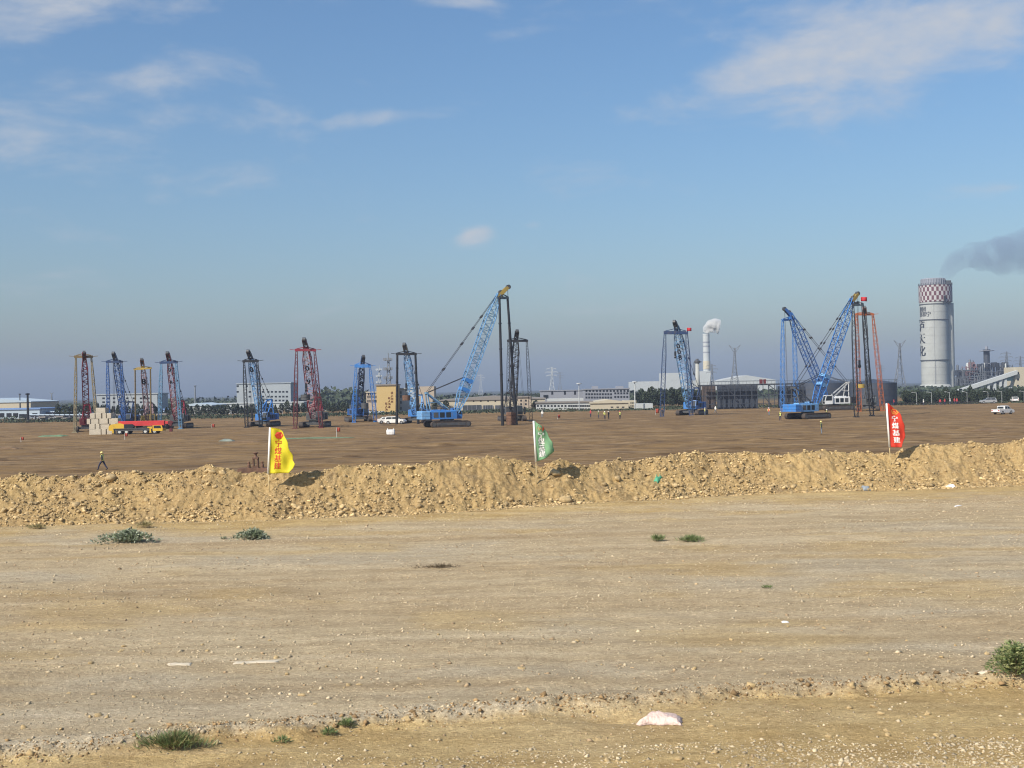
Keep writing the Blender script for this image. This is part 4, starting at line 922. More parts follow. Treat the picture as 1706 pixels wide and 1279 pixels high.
# ------------------------------------------------------------------ cars
C_SILVER = pm('silver_car_paint', (.42, .43, .44), .3, .4, var=.05); C_CARW = pm('white_car_paint', (.78, .77, .73), .3, var=.05, dirt=.1)
M_LAMP = pm('red_tail_lamp', (.35, .02, .02), .3); M_HEADL = pm('clear_head_lamp', (.7, .7, .68), .2)
def car(label, p, rz, mat, kind, group='cars parked on the site'):
    t = thing('parked_car' if kind != 'pickup' else 'pickup_truck', label, 'car' if kind != 'pickup' else 'pickup', p, group)
    M = Matrix.Translation(p) @ Matrix.Rotation(rz, 4, 'Z'); hw = .9
    Lh = 2.6 if kind == 'pickup' else 2.3
    low = [(-Lh, .45), (-Lh + .05, .95), (-Lh + .15, 1.02), (Lh - 1.1, 1.04), (Lh - .25, .9), (Lh, .7), (Lh, .4), (Lh - .3, .32), (-Lh + .3, .32)]
    m = MB(M); m.prism(low, -hw, hw)
    b = m.build('body', mat, t)
    if kind == 'pickup': cb = [(-.75, 1.03), (-.55, 1.66), (.75, 1.7), (1.55, 1.04)]
    elif kind == 'suv': cb = [(-2.2, 1.03), (-1.95, 1.62), (.35, 1.66), (1.2, 1.04)]
    else: cb = [(-1.9, 1.03), (-1.2, 1.44), (.25, 1.46), (1.1, 1.04)]
    n = len(cb); vs = [(x, -hw + (.03 if i in (0, n - 1) else .16), z) for i, (x, z) in enumerate(cb)] + [(x, hw - (.03 if i in (0, n - 1) else .16), z) for i, (x, z) in enumerate(cb)]
    m = MB(M); m.add(vs, [tuple(range(n)), tuple(range(2 * n - 1, n - 1, -1))] + [(i, n + i, n + (i + 1) % n, (i + 1) % n) for i in range(n)]); c = m.build('cabin', mat, t)
    def lerp2(a, b_, q): return (a[0] + (b_[0] - a[0]) * q, a[1] + (b_[1] - a[1]) * q)
    for sg in (-1, 1):
        m = MB(M)
        def sp(x, z): k_ = (z - 1.03) / .62; return (x, sg * (hw - .03 - .13 * k_ + .012), z)
        zb, zt = 1.09, cb[1][1] - .09
        xa = cb[0][0] + (cb[1][0] - cb[0][0]) * .5; xd = cb[3][0] + (cb[2][0] - cb[3][0]) * .4
        cut = [xa + .12, (xa + xd) / 2 - .05]
        m.add([sp(xa + .1, zb), sp((xa + xd) / 2 - .06, zb), sp((xa + xd) / 2 - .06, zt), sp(cb[1][0] + .16, zt)], [(0, 1, 2, 3)]); m.build('window', M_GLASS, c)
        m = MB(M); m.add([sp((xa + xd) / 2 + .04, zb), sp(xd + .22, zb), sp(cb[2][0] - .05, zt), sp((xa + xd) / 2 + .04, zt)], [(0, 1, 2, 3)]); m.build('window', M_GLASS, c)
    for (i, j, nm) in ((0, 1, 'rear_window'), (3, 2, 'windscreen')):
        a, e = lerp2(cb[i], cb[j], .12), lerp2(cb[i], cb[j], .88); o = .014 * (-1 if i == 0 else 1)
        m = MB(M); m.add([(a[0] + o, -hw + .14, a[1] + .012), (a[0] + o, hw - .14, a[1] + .012), (e[0] + o, hw - .24, e[1] + .012), (e[0] + o, -hw + .24, e[1] + .012)], [(0, 1, 2, 3)]); m.build(nm, M_GLASS, c)
    if kind == 'pickup':
        m = MB(M); m.box((-Lh + .12, -hw + .1, 1.0), (-.9, hw - .1, 1.05)); m.build('load_bed', M_GLASS, t)
        m = MB(M)
        for sg in (-1, 1): m.beam((-.8, sg * .7, 1.0), (-.8, sg * .7, 1.6), .07)
        m.beam((-.8, -.72, 1.58), (-.8, .72, 1.58), .07); m.build('roll_bar', C_WHITE, t)
    for x in (-1.45, 1.45):
        for sg in (-1, 1):
            m = MB(M); m.tube((x, sg * .78 - .13, .36), (x, sg * .78 + .14, .36), .36, n=16); w = m.build('wheel', M_TYRE, t)
            m = MB(M); m.tube((x, sg * .93 - .02, .36), (x, sg * .93 + .02, .36), .2, n=10); m.build('rim', C_SILVER, w)
    for sg in (-1, 1):
        m = MB(M); m.box((-Lh - .015, sg * .72 - .12, .7), (-Lh + .05, sg * .72 + .12, .92)); m.build('tail_lamp', M_LAMP, b)
        m = MB(M); m.box((Lh - .06, sg * .68 - .16, .62), (Lh + .012, sg * .68 + .16, .74)); m.build('head_lamp', M_HEADL, b)
    m = MB(M); m.box((-Lh - .05, -.85, .4), (-Lh + .02, .85, .56), ch=.01); m.box((Lh - .02, -.85, .34), (Lh + .05, .85, .5), ch=.01); m.build('bumper', C_GREY, b)
    return t
car('white pickup truck with its tailgate towards the earth bank', G(1671, 690), .62, C_CARW, 'pickup')
car('silver estate car parked before the dark tree belt', GD(1646, 352), math.pi - .12, C_SILVER, 'suv')
car('white car seen from behind before the dark tree belt', GD(1690, 360), math.pi / 2 - .25, C_CARW, 'suv')
car('white car standing beside the black tube leg of the light blue crane', G(646, 705), .2, C_CARW, 'sedan')
car('white van-like car half hidden beside the black tube leg', G(659, 706), -.1, C_CARW, 'suv')

# ------------------------------------------------------------------ people
M_SKIN = pm('skin', (.38, .23, .16), .6); M_VEST = pm('lime_safety_vest', (.55, .80, .14), .7, var=.06); M_VESTY = pm('yellow_safety_vest', (.80, .82, .22), .7, var=.06)
M_NAVYC = pm('navy_work_cloth', (.025, .028, .065), .8); M_GREYC = pm('blue_grey_trousers', (.16, .19, .23), .8); M_DARKC = pm('dark_jacket', (.03, .03, .035), .8); M_REDC = pm('red_jacket', (.45, .05, .06), .8); M_BOOT = pm('boots', (.03, .022, .02), .8)
M_HELMY = pm('yellow_helmet', (.75, .60, .20), .4); M_HELMW = pm('white_helmet', (.8, .78, .72), .4); M_HELMR = pm('red_helmet', (.6, .06, .05), .4)
def pose_joints(pose):
    J = {'pelvis': (0, 0, .95), 'waist': (0.01, 0, 1.1), 'chest': (.03, 0, 1.33), 'neck': (.03, 0, 1.48), 'head': (.05, 0, 1.56), 'crown': (.055, 0, 1.68)}
    for s, y in (('l', 1), ('r', -1)):
        J['sh' + s] = (.02, y * .19, 1.42); J['hip' + s] = (0, y * .09, .9)
        if pose == 'walk':
            f = 1 if s == 'l' else -1
            J['kn' + s] = (f * .24 + .05, y * .1, .50); J['an' + s] = (f * .40 - (.04 if f < 0 else 0), y * .1, .09 + (.05 if f < 0 else 0)); J['to' + s] = (f * .40 + .15, y * .11, .035)
            J['el' + s] = (-f * .13 - .02, y * .25, 1.16); J['wr' + s] = (-f * .12 + .12, y * .24, .95); J['fi' + s] = (-f * .12 + .16, y * .23, .85)
        elif pose == 'stand':
            J['kn' + s] = (.02, y * .12, .50); J['an' + s] = (-.02, y * .15, .08); J['to' + s] = (.15, y * .18, .035)
            J['el' + s] = (-.04, y * .27, 1.14); J['wr' + s] = (.06, y * .27, .90); J['fi' + s] = (.09, y * .26, .80)
        else:                        # arms raised to the front, as if holding a sheet or phone
            J['kn' + s] = (.02, y * .12, .50); J['an' + s] = (-.02, y * .13, .08); J['to' + s] = (.15, y * .16, .035)
            J['el' + s] = (.06, y * .28, 1.15); J['wr' + s] = (.27, y * .14, 1.20); J['fi' + s] = (.34, y * .09, 1.24)
    return J
BONES = [('pelvis', 'waist'), ('waist', 'chest'), ('chest', 'neck'), ('neck', 'head'), ('head', 'crown')]
for s in 'lr': BONES += [('chest', 'sh' + s), ('sh' + s, 'el' + s), ('el' + s, 'wr' + s), ('wr' + s, 'fi' + s), ('pelvis', 'hip' + s), ('hip' + s, 'kn' + s), ('kn' + s, 'an' + s), ('an' + s, 'to' + s)]
RAD = {'pelvis': (.16, .12), 'waist': (.15, .11), 'chest': (.17, .12), 'neck': (.06, .06), 'head': (.085, .09), 'crown': (.075, .085)}
for s in 'lr': RAD.update({'sh' + s: (.08, .075), 'el' + s: (.055, .055), 'wr' + s: (.04, .04), 'fi' + s: (.032, .025), 'hip' + s: (.10, .10), 'kn' + s: (.075, .075), 'an' + s: (.055, .055), 'to' + s: (.045, .035)})
BODY = {}
def body_mesh(pose):
    J = pose_joints(pose); names = list(J); me = bpy.data.meshes.new('person_rig')
    me.from_pydata([J[q] for q in names], [(names.index(a), names.index(b)) for a, b in BONES], [])
    ob = bpy.data.objects.new('person_rig', me); COL.objects.link(ob)
    ob.modifiers.new('skin', 'SKIN').use_smooth_shade = True
    for i, q in enumerate(names): me.skin_vertices[0].data[i].radius = RAD[q]; me.skin_vertices[0].data[i].use_root = (q == 'pelvis')
    sd = ob.modifiers.new('sub', 'SUBSURF'); sd.levels = 1; sd.render_levels = 1
    dg = bpy.context.evaluated_depsgraph_get(); out = bpy.data.meshes.new_from_object(ob.evaluated_get(dg))
    bpy.data.objects.remove(ob)
    idx = []
    for p in out.polygons:
        c = p.center; best = None
        for a, b in BONES:
            A, Bv = Vector(J[a]), Vector(J[b]); ab = Bv - A; q = max(0, min(1, (c - A).dot(ab) / ab.length_squared)); dd = (c - A.lerp(Bv, q)).length
            if best is None or dd < best[0]: best = (dd, a, b)
        a, b = best[1], best[2]
        if b in ('head', 'crown') or a == 'head' or b.startswith('fi'): k = 0
        elif b.startswith(('el', 'wr')): k = 2
        elif b.startswith('to') or c.z < .1: k = 4
        elif b.startswith(('kn', 'an')) or c.z < .88: k = 3
        else: k = 1
        idx.append(k)
    for q in range(5): out.materials.append(M_SKIN)
    out.polygons.foreach_set('material_index', idx); out.polygons.foreach_set('use_smooth', [True] * len(idx))
    return out
def person(label, p, rz, pose, top, sleeve, trousers, helmet, k=1.0, group='people on the building site'):
    if pose not in BODY: BODY[pose] = body_mesh(pose)
    me = BODY[pose].copy(); me.name = 'body'; mi = [q.material_index for q in me.polygons]; me.materials.clear()
    for mt in (M_SKIN, top, sleeve, trousers, M_BOOT): me.materials.append(mt)
    me.polygons.foreach_set('material_index', mi)
    t = thing('person', label, 'person', p, group, rz); t.scale = (k, k, k)
    b = link_mesh('body', me, t); hx, hz = .055, 1.60
    m = MB(); m.lathe((hx, 0, hz), [(.155, -.005), (.15, .02), (.13, .035), (.122, .07), (.1, .12), (.06, .15), (.01, .16)], 16); ORG[t.name] = Vector((0, 0, 0)); m.build('helmet', helmet, t, smooth=True)
    # face: nose and brow
    m = MB(); m.add([(hx + .088, -.018, 1.565), (hx + .088, .018, 1.565), (hx + .12, 0, 1.57), (hx + .085, 0, 1.61)], [(0, 1, 2), (1, 3, 2), (3, 0, 2), (0, 3, 1)]); m.build('nose', M_SKIN, b)
    return t
person('walking worker in a yellow vest and navy trousers with a cream helmet behind the bank', G(171, 784), math.pi - .15, 'walk', M_VESTY, M_DARKC, M_NAVYC, M_HELMY, 1.03)
person('standing worker in a lime vest and blue-grey trousers on open ground before the blue crane', G(1369, 725), math.pi * .9, 'stand', M_VEST, M_DARKC, M_GREYC, M_HELMY, 1.03)
person('worker in a pale vest alone beyond the tracks of the blue side-view crane', G(1300, 701), -1.4, 'stand', M_VESTY, M_DARKC, M_NAVYC, M_HELMY)
person('worker in a pale vest leaning at the track end of the blue side-view crane', G(1378, 697), math.pi, 'hold', M_VESTY, M_DARKC, M_NAVYC, M_HELMW)
person('worker in a lime vest at the edge of the little group before the cream hall', G(997, 697), 0, 'stand', M_VEST, M_DARKC, M_NAVYC, M_HELMW)
person('worker in a bright yellow vest in the middle of the group before the cream hall', G(1007.5, 698.5), -1, 'hold', M_VESTY, M_VESTY, M_NAVYC, M_HELMW)
person('worker in dark clothes standing close behind the bright yellow vest', G(1014, 698), 2.5, 'stand', M_DARKC, M_DARKC, M_DARKC, M_HELMW)
person('person in a pale jacket standing apart from the group before the cream hall', G(1033, 698), 2.0, 'stand', M_VESTY, M_DARKC, M_DARKC, M_HELMR)
person('person in a red jacket beside the group before the cream hall', G(984, 695), .5, 'stand', M_REDC, M_REDC, M_NAVYC, M_HELMR)
person('person in black under the gantry leg of the crane with the navy gantry', G(1103.5, 693), 1.5, 'stand', M_DARKC, M_DARKC, M_DARKC, M_HELMR)
person('person in white standing on the plain before the white arcade', G(903.5, 696), 1.5, 'stand', M_HELMW, M_HELMW, M_GREYC, M_HELMW)
person('person in a pale coat near the tracks of the crane with the navy gantry', G(1175, 692), 2.5, 'stand', M_HELMW, M_VESTY, M_GREYC, M_HELMW)
person('person in a pale coat walking before the brown end of the steel frame', G(1192, 688), .5, 'walk', M_HELMW, M_HELMW, M_GREYC, M_HELMW)
person('person in pale orange clothing on the plain before the steel frame', G(1281, 692), 1.0, 'stand', M_HELMR, M_VESTY, M_GREYC, M_HELMW)
for i, (x, y) in enumerate(((1538, 677), (1566, 676.5), (1574, 676), (1583, 677), (1590, 676), (1594, 676.5), (1489, 678))):
    red = i not in (0, 3)
    person(['white-clothed person standing alone before the dark tree belt', 'first red-jacketed person by the tree belt lamps', 'red-jacketed person second in the row by the tree belt lamps', 'pale-clothed person within the row of red jackets',
            'red-jacketed person after the pale-clothed one', 'red-jacketed person at the end of the row by the tree belt lamps', 'red-jacketed person standing before the dark tank'][i],
           GD(x, 340 + i * 1.3), i * .9, 'stand' if i % 2 else 'hold', M_REDC if red else M_HELMW, M_REDC if red else M_HELMW, M_NAVYC, M_HELMR if red else M_HELMW)

# ------------------------------------------------------------------ odds and ends on the plain
def marker(label, px, py, h, w): return small_flag(label, G(px, py), w, w * 1.15, h, .2, 'survey_flag', 'little red survey flags on the plain')
marker('little red survey flag on a tall thin stick before the dark red crane', 561, 729, 1.6, .55)
marker('little red survey flag in front of the truck crane', 208, 733, 1.05, .45)
marker('little red survey flag on open ground apart from the machines', 35, 737, .85, .42)
marker('little red survey flag on the plain before the white arcade', 929, 698, 1.0, .6)
marker('little red survey flag by the low white house', 1092, 691, 1.5, .9)
marker('tiny red survey flag among far ground behind the truck crane hook', 353, 713, .9, .6)
def bulk_bag():
    B = G(651, 724); t = thing('bulk_bag', 'white square bulk bag standing on the plain', 'bag', B); M = Matrix.Translation(B)
    m = MB(M); r = [(-.68, -.5), (.68, -.5), (.68, .5), (-.68, .5)]
    lv = [(0, .86), (.15, 1.0), (.5, 1.05), (.8, 1.0), (.86, .9)]; vs = []
    for z, k in lv:
        for i in range(16):
            a = 2 * math.pi * i / 16; c, s = math.cos(a), math.sin(a); q = (abs(c) ** 5 + abs(s) ** 5) ** -.2; vs.append((c * q * .66 * k, s * q * .5 * k, z))
    fs = [(j * 16 + i, j * 16 + (i + 1) % 16, (j + 1) * 16 + (i + 1) % 16, (j + 1) * 16 + i) for j in range(4) for i in range(16)] + [tuple(range(64, 80))]
    m.add(vs, fs); m.build('sack', M_WHITEF, t)
    for sx in (-.5, .5):
        m = MB(M); m.beam((sx, -.35, .84), (sx, 0, 1.08), .05); m.beam((sx, 0, 1.08), (sx, .35, .84), .05); m.build('strap', M_SLEEVE, t)
    m = MB(M); m.box((-.7, -.55, -.08), (.7, .55, .04)); m.build('pallet', M_RUST, t)
bulk_bag()
def iron_rig():
    D = 108.0; B = GD(424, D); s = D / FPX
    t = thing('iron_rig', 'rusty iron capped post on a flat skid between two bollards behind the bank', 'machine', B); M = Matrix.Translation(B)
    m = MB(M)
    for y in (-.5, .5): m.box((-1.55, y - .12, 0), (1.3, y + .12, .3), ch=.04)
    m.box((-1.5, -.6, .3), (1.2, .6, .42)); m.build('skid', M_RUST, t)
    m = MB(M)
    for x in (-.2, .2): m.box((x - .07, -.16, .42), (x + .07, .16, 1.35), ch=.02)
    m.box((-.27, -.2, .42), (.27, .2, .6)); m.box((-.27, -.2, 1.2), (.27, .2, 1.36)); m.build('post', M_RUST, t)
    m = MB(M); m.lathe((0, 0, 1.36), [(.2, 0), (.12, .12), (.11, .3), (.24, .36), (.26, .42), (.2, .46)], 16); m.build('cap', M_RUST, t)
    for x in (-.62, .58):
        m = MB(M); m.lathe((x, 0, .42), [(.15, 0), (.15, .3), (.1, .36), (.13, .5), (.08, .56)], 12); m.build('bollard', M_RUST, t)
iron_rig()
M_NETG = pm('green_dust_net', (.12, .20, .11), .9, var=.3, vscale=2); M_TARPG = pm('grey_green_tarpaulin', (.17, .20, .17), .8, var=.2)
def heap(name, label, cat, px, py, lx, ly, h, mat, seed):
    p = G(px, py); crumple(name, label, cat, p, lx, ly, h, mat, seed, res=18)
heap('dust_net', 'green dust net spread on the plain near the concrete blocks', 'net', 88, 727, 2.4, 1.2, .35, M_NETG, 31)
heap('dust_net', 'long green dust net on the plain behind the yellow flag', 'net', 520, 730, 7.0, 1.4, .15, M_NETG, 32)
heap('tarpaulin', 'grey-green tarpaulin lump on the plain between truck crane and yellow flag', 'tarpaulin', 378, 735, 1.1, .6, .4, M_TARPG, 33)
M_MUD = pm('dark_turned_soil', (.16, .10, .05), .95, var=.3)
heap('earth_heap', 'low dark earth heap beside the grey-green tarpaulin', 'earth', 405, 737, 2.4, .9, .25, M_MUD, 34)
M_MUD = pm('dark_turned_soil', (.16, .10, .05), .95, var=.3)
heap('earth_heap', 'low dark earth heap alone at the edge of the plain', 'earth', 10, 748, 2.0, 1.0, .35, M_MUD, 35)
heap('earth_heap', 'low brown soil heap near the white pickup', 'earth', 1650, 717, 2.2, 1.0, .3, M_MUD, 36)

# ------------------------------------------------------------------ buildings beyond the site
M_CREAM = pm('cream_render', (.46, .41, .30), .85, var=.06, vscale=.1); M_OFFW = pm('off_white_wall', (.43, .45, .44), .85, var=.05, vscale=.1); M_WALLB = pm('pale_blue_wall', (.38, .46, .52), .8, var=.06, vscale=.1)
M_YELW = pm('yellow_ochre_wall', (.50, .36, .15), .85, var=.05, vscale=.1); M_GREYW = pm('grey_office_wall', (.24, .25, .28), .8, var=.06, vscale=.1); M_BROOF = pm('blue_sheet_roof', (.16, .26, .46), .5, var=.1, vscale=.1)
M_DROOF = pm('grey_brown_roof', (.22, .20, .18), .8, var=.1, vscale=.1); M_PIER = pm('dark_red_pier', (.30, .16, .15), .8); M_GATE = pm('dark_hall_door', (.045, .055, .065), .5, var=.15); M_BLOCKW = pm('dusty_white_block', (.33, .36, .375), .85, var=.05, vscale=.1); M_BEIGE = pm('beige_wall', (.40, .33, .25), .85, var=.06, vscale=.1)
M_TANK = pm('slate_tank_steel', (.040, .052, .075), .55, var=.2, vscale=.25, dirt=.15); M_FRAME = pm('black_steel_frame', (.035, .042, .055), .6); M_CONCW = pm('tower_concrete', (.36, .37, .345), .85, var=.10, vscale=.09, dirt=.12)
M_JOINT = pm('weathered_joint', (.27, .27, .25), .9); M_TEAL = pm('teal_cladding', (.22, .38, .40), .6)
WINM = {}
def win_mesh(w, h):
    k = (round(w, 2), round(h, 2))
    if k not in WINM:
        m = MB(); m.box((-w / 2, -.06, -h / 2), (w / 2, .05, h / 2)); me = bpy.data.meshes.new('window'); me.from_pydata([v[:] for v in m.v], [], m.f); me.materials.append(M_WIN); WINM[k] = me
    return WINM[k]
def wins(t, D, rows, w, h, name='window'):
    for (y, xs) in rows:
        for x in xs:
            p = P(x, y, D); o = bpy.data.objects.new(name, win_mesh(w, h)); COL.objects.link(o); o.parent = t; o.location = p - ORG[t.name]
def bld(name, label, cat, x0, x1, ytop, D, depth, wall, roof=None, pitch=0.0, parapet=None, group=None, base_drop=1.5, yr=None):
    """box building: front wall at distance D spanning pixel columns x0..x1, eaves at ytop"""
    a, b = P(x0, ytop, D), P(x1, ytop, D); zt = (a.z + b.z) / 2; z0 = lz((a.x + b.x) / 2, D) - base_drop
    t = thing(name, label, cat, Vector(((a.x + b.x) / 2, D, z0)), group)
    m = MB(); m.box((a.x, D, z0), (b.x, D + depth, zt)); m.build('wall', wall, t)
    if roof:
        m = MB(); e = .35
        if pitch > 0:
            mx = (a.x + b.x) / 2; m.prism([(a.x - e, zt), (b.x + e, zt), (b.x + e, zt + .3), (mx, zt + pitch + .3), (a.x - e, zt + .3)], D - e, D + depth + e)
        else: m.box((a.x - e, D - e, zt + .02), (b.x + e, D + depth + e, zt + .45))
        m.build('roof', roof, t)
    return t
fr = lambda a, b, n: [a + (b - a) * i / (n - 1) for i in range(n)]
# works beyond the cranes, west end
t = bld('warehouse', 'pale blue-walled warehouse with a blue sheet roof beside the tall dark pole', 'warehouse', -60, 66, 683, 430, 30, M_WALLB, M_BROOF, 0); wins(t, 430, [(691.5, (3, 15, 26, 58)), (693, (36, 44))], 1.8, 1.5)
t = bld('warehouse', 'cream warehouse with a low pitched roof behind the blue-roofed one', 'warehouse', -80, 51, 671, 480, 30, M_CREAM, M_WALLB, 1.6)
t = bld('site_shed', 'little white shed among the yard clutter behind the crimson crane', 'shed', 78, 93, 693, 400, 6, M_OFFW, M_DROOF)
t = bld('shipping_container', 'dark blue container in the yard beside the little white shed', 'container', 81, 91.5, 702, 372, 3, pm('container_blue', (.06, .11, .30), .6)); 
t = bld('site_shed', 'long grey shed with dark openings behind the cream gantry', 'shed', 112, 131, 693, 410, 8, M_GREYW, M_DROOF)
t = bld('site_shed', 'low white shed close behind the cream gantry', 'shed', 128, 150, 689, 420, 8, M_OFFW, M_WALLB)
t = bld('office_block', 'white three-storey block with small dark windows behind the truck crane', 'building', 161, 262, 657, 520, 16, M_BLOCKW, M_BLOCKW)
wins(t, 520, [(663.3, (172.5, 180.5, 190, 201, 212, 223, 235, 247)), (669.8, (172.5, 180.5, 190, 201, 212, 223, 235, 247)), (678, (172.5, 180.5, 190, 201, 215, 240, 256))], 1.05, .72)
t = bld('warehouse', 'long pale blue warehouse under the small-windowed white block', 'warehouse', 190, 300, 684, 455, 20, M_WALLB, M_BROOF)
t = bld('warehouse', 'white low warehouse with a sheet roof behind the crimson and blue cranes', 'warehouse', 302, 352, 676, 460, 24, M_OFFW, M_WALLB, .8)
t = bld('warehouse', 'white warehouse with a purple-grey roof edge before the white works block', 'warehouse', 350, 412, 683, 440, 24, M_OFFW, M_GREYW); wins(t, 440, [(689, fr(360, 404, 6))], 1.2, .9)
t = bld('office_block', 'long white works block with three rows of dark windows behind the black gantry', 'building', 394, 484, 639, 620, 20, M_BLOCKW, M_BLOCKW)
wins(t, 620, [(643, (396, 411, 421, 433)), (652.5, (396, 416, 438, 447, 453, 459.5, 466, 472, 478)), (660.5, (380, 392, 416, 438, 447, 453, 459.5, 466, 472, 478)), (667, (438, 447, 453, 459.5, 466, 472, 478))], 1.1, .85)
t = bld('warehouse', 'white hall with a long sloping roofline before the works block', 'warehouse', 352, 505, 672, 580, 24, M_OFFW, M_OFFW, 0)
t = bld('gatehouse', 'little cream house with arched windows behind the strong blue crane', 'house', 606, 634, 688, 380, 8, M_CREAM, M_OFFW); wins(t, 380, [(692, (611, 614.5, 618))], .4, 1.1)
t = bld('office_block', 'pale office block with rows of narrow windows behind the yellow tower', 'building', 610, 636, 654, 470, 14, M_BEIGE, M_CREAM)
wins(t, 470, [(661, fr(613, 633, 7)), (668, fr(613, 633, 7)), (656, fr(614, 624, 4))], .45, 1.0)
t = bld('office_tower', 'yellow office tower with three columns of red writing', 'building', 627, 660.5, 642, 400, 12, M_YELW, M_DROOF)
m = MB()
for i, xc in enumerate((653, 648.5, 643.5)):
    for j, ch in enumerate('以人为本'):
        v2, f2 = glyph(ch, .85); v2, f2 = bolden(v2, f2, .03); c = P(xc, 654 + i * 9 + j * 4.9, 400) + Vector((0, -.08, 0)); m.add([c + Vector((a, 0, b)) for a, b in v2], f2)
m.build('lettering', M_RPRINT, t)
t = bld('office_block', 'white block with paired narrow windows beside the yellow tower', 'building', 660.8, 692, 648, 410, 14, M_OFFW, M_OFFW)
wins(t, 410, [(y, (664.5, 668)) for y in (654, 660, 670, 680)], .4, 1.0); wins(t, 410, [(694, fr(663, 690, 8))], .45, .9)
t = bld('office_block', 'plain beige block beside the pendant lines of the great blue crane', 'building', 698, 723, 643.5, 520, 14, M_BEIGE)
t = bld('assembly_hall', 'long beige hall with wide dark doors behind the great blue crane', 'hall', 733, 908, 666, 400, 40, M_CREAM, M_DROOF, 1.0)
for (x0, x1) in ((771, 802), (805, 821), (825, 838)):
    a, b = P(x0, 675, 400), P(x1, 693, 400); m = MB(); m.box((a.x, 399.8, b.z), (b.x, 400.1, a.z)); d_ = m.build('hall_door', M_GATE, t)
    m = MB()
    for q in fr(0, 1, 5): m.beam((a.x + (b.x - a.x) * q, 399.75, a.z), (a.x + (b.x - a.x) * q, 399.75, b.z), .12)
    m.beam((a.x, 399.75, (a.z + b.z) / 2), (b.x, 399.75, (a.z + b.z) / 2), .14); m.build('frame', M_GREYW, d_)
wins(t, 400, [(668, (789, 801, 813, 825, 837))], .45, .45)
t = bld('annex', 'beige annex with small windows seen through the black gantry', 'building', 863, 884, 662, 385, 10, M_BEIGE, M_DROOF); wins(t, 385, [(667, (868, 876)), (673, (868, 876)), (680, (868, 876))], .5, .6)
t = bld('office_block', 'grey office block with a stepped dark roofline behind the white arcade', 'building', 901, 980, 651, 560, 16, M_GREYW, M_GREYW); wins(t, 560, [(661, (907, 909.5, 912)), (654, (920, 941, 958))], .9, 1.8)
t = bld('office_block', 'long grey office block with rows of dark windows behind the cream hall', 'building', 974, 1048.5, 648.5, 540, 16, M_GREYW, M_GREYW)
wins(t, 540, [(651, fr(977, 1046, 13)), (656.5, fr(977, 1018, 10)), (662, fr(977, 1018, 10)), (655, fr(1025, 1045, 5)), (661, fr(1025, 1045, 5))], .85, .85)
for (x, w) in ((991, 5), (1032, 6)):
    a, b = P(x - w, 643, 548), P(x + w, 649, 548); m = MB(); m.box((a.x, 546, b.z), (b.x, 550, a.z)); m.build('rooftop_plant', M_GREYW, t)
t = bld('annex', 'plain white annex below the stepped grey office', 'building', 913, 972, 663.5, 500, 12, M_OFFW)
t = bld('arcade', 'long white arcade building with a row of dark red piers', 'building', 893, 986, 671, 385, 14, M_OFFW, M_DROOF)
wins(t, 385, [(676, fr(896, 942, 9)), (676, fr(948, 983, 10)), (684, (897, 903, 914.5, 920, 927, 934, 940))], .62, .55); wins(t, 385, [(685, fr(949, 981, 8))], .6, 1.9, 'doorway')
for x in fr(947, 983, 9): a = P(x, 681, 384.7); m = MB(); m.box((a.x - .16, 384.5, a.z - 2.4), (a.x + .16, 384.9, a.z)); m.build('pier', M_PIER, t)
t = bld('assembly_hall', 'cream hall with a low gable and a few dark windows', 'hall', 985, 1047, 671.5, 380, 24, M_CREAM, M_CREAM, .85); wins(t, 380, [(678, (1019.5, 1029, 1038)), (686, (1029, 1039))], .75, .35)
t = bld('annex', 'narrow cream stair block beside the low gabled hall', 'building', 1040, 1060, 667, 395, 8, M_CREAM); wins(t, 395, [(y, (1051, 1053.5, 1056)) for y in (671, 676, 682)], .3, .4)
t = bld('site_shed', 'low white house with four dark windows beside the thin lamp mast', 'shed', 1062, 1087.5, 672, 375, 7, M_OFFW); wins(t, 375, [(682.5, (1065, 1070.5, 1077, 1082))], .5, .7)
# far white plant and its chimney
t = bld('factory_hall', 'long white factory roof far behind the blue crane with navy gantry', 'factory', 1056, 1210, 634, 1300, 60, M_OFFW)
t = bld('factory_block', 'white factory block standing on the long white roof', 'factory', 1104, 1140, 621, 1250, 30, M_OFFW); 
t = bld('factory_block', 'white block at the foot of the smoking chimney', 'factory', 1166, 1184, 618, 1180, 30, M_OFFW)
t = bld('factory_hall', 'wide white hall with a rounded roof behind the steel frame', 'factory', 1196, 1292, 634, 1150, 50, M_OFFW, M_OFFW, 5.0)
def chimney():
    D = 1200; B = P(1178, 640, D); T_ = P(1175.5, 556, D); h = T_.z - B.z; r = 5.5 * D / FPX
    t = thing('chimney', 'tall white banded chimney with white smoke', 'chimney', B)
    m = MB(); m.lathe(B, [(r * 1.12, 0), (r * 1.05, h * .4), (r, h * .97), (r * 1.06, h * .975), (r * 1.06, h)], 28); m.build('shaft', M_OFFW, t)
    for q in (.62, .74, .82):
        m = MB(); m.lathe(B, [(r * 1.06, h * q), (r * 1.06, h * (q + .025))], 28, cap=False); m.build('band', M_GREYW, t)
    m = MB(); m.lathe(B, [(r * 1.12, h * .3), (r * 1.13, h * .45), (r * 1.10, h * .46)], 28, cap=False); m.build('sleeve', M_CREAM, t)
chimney()
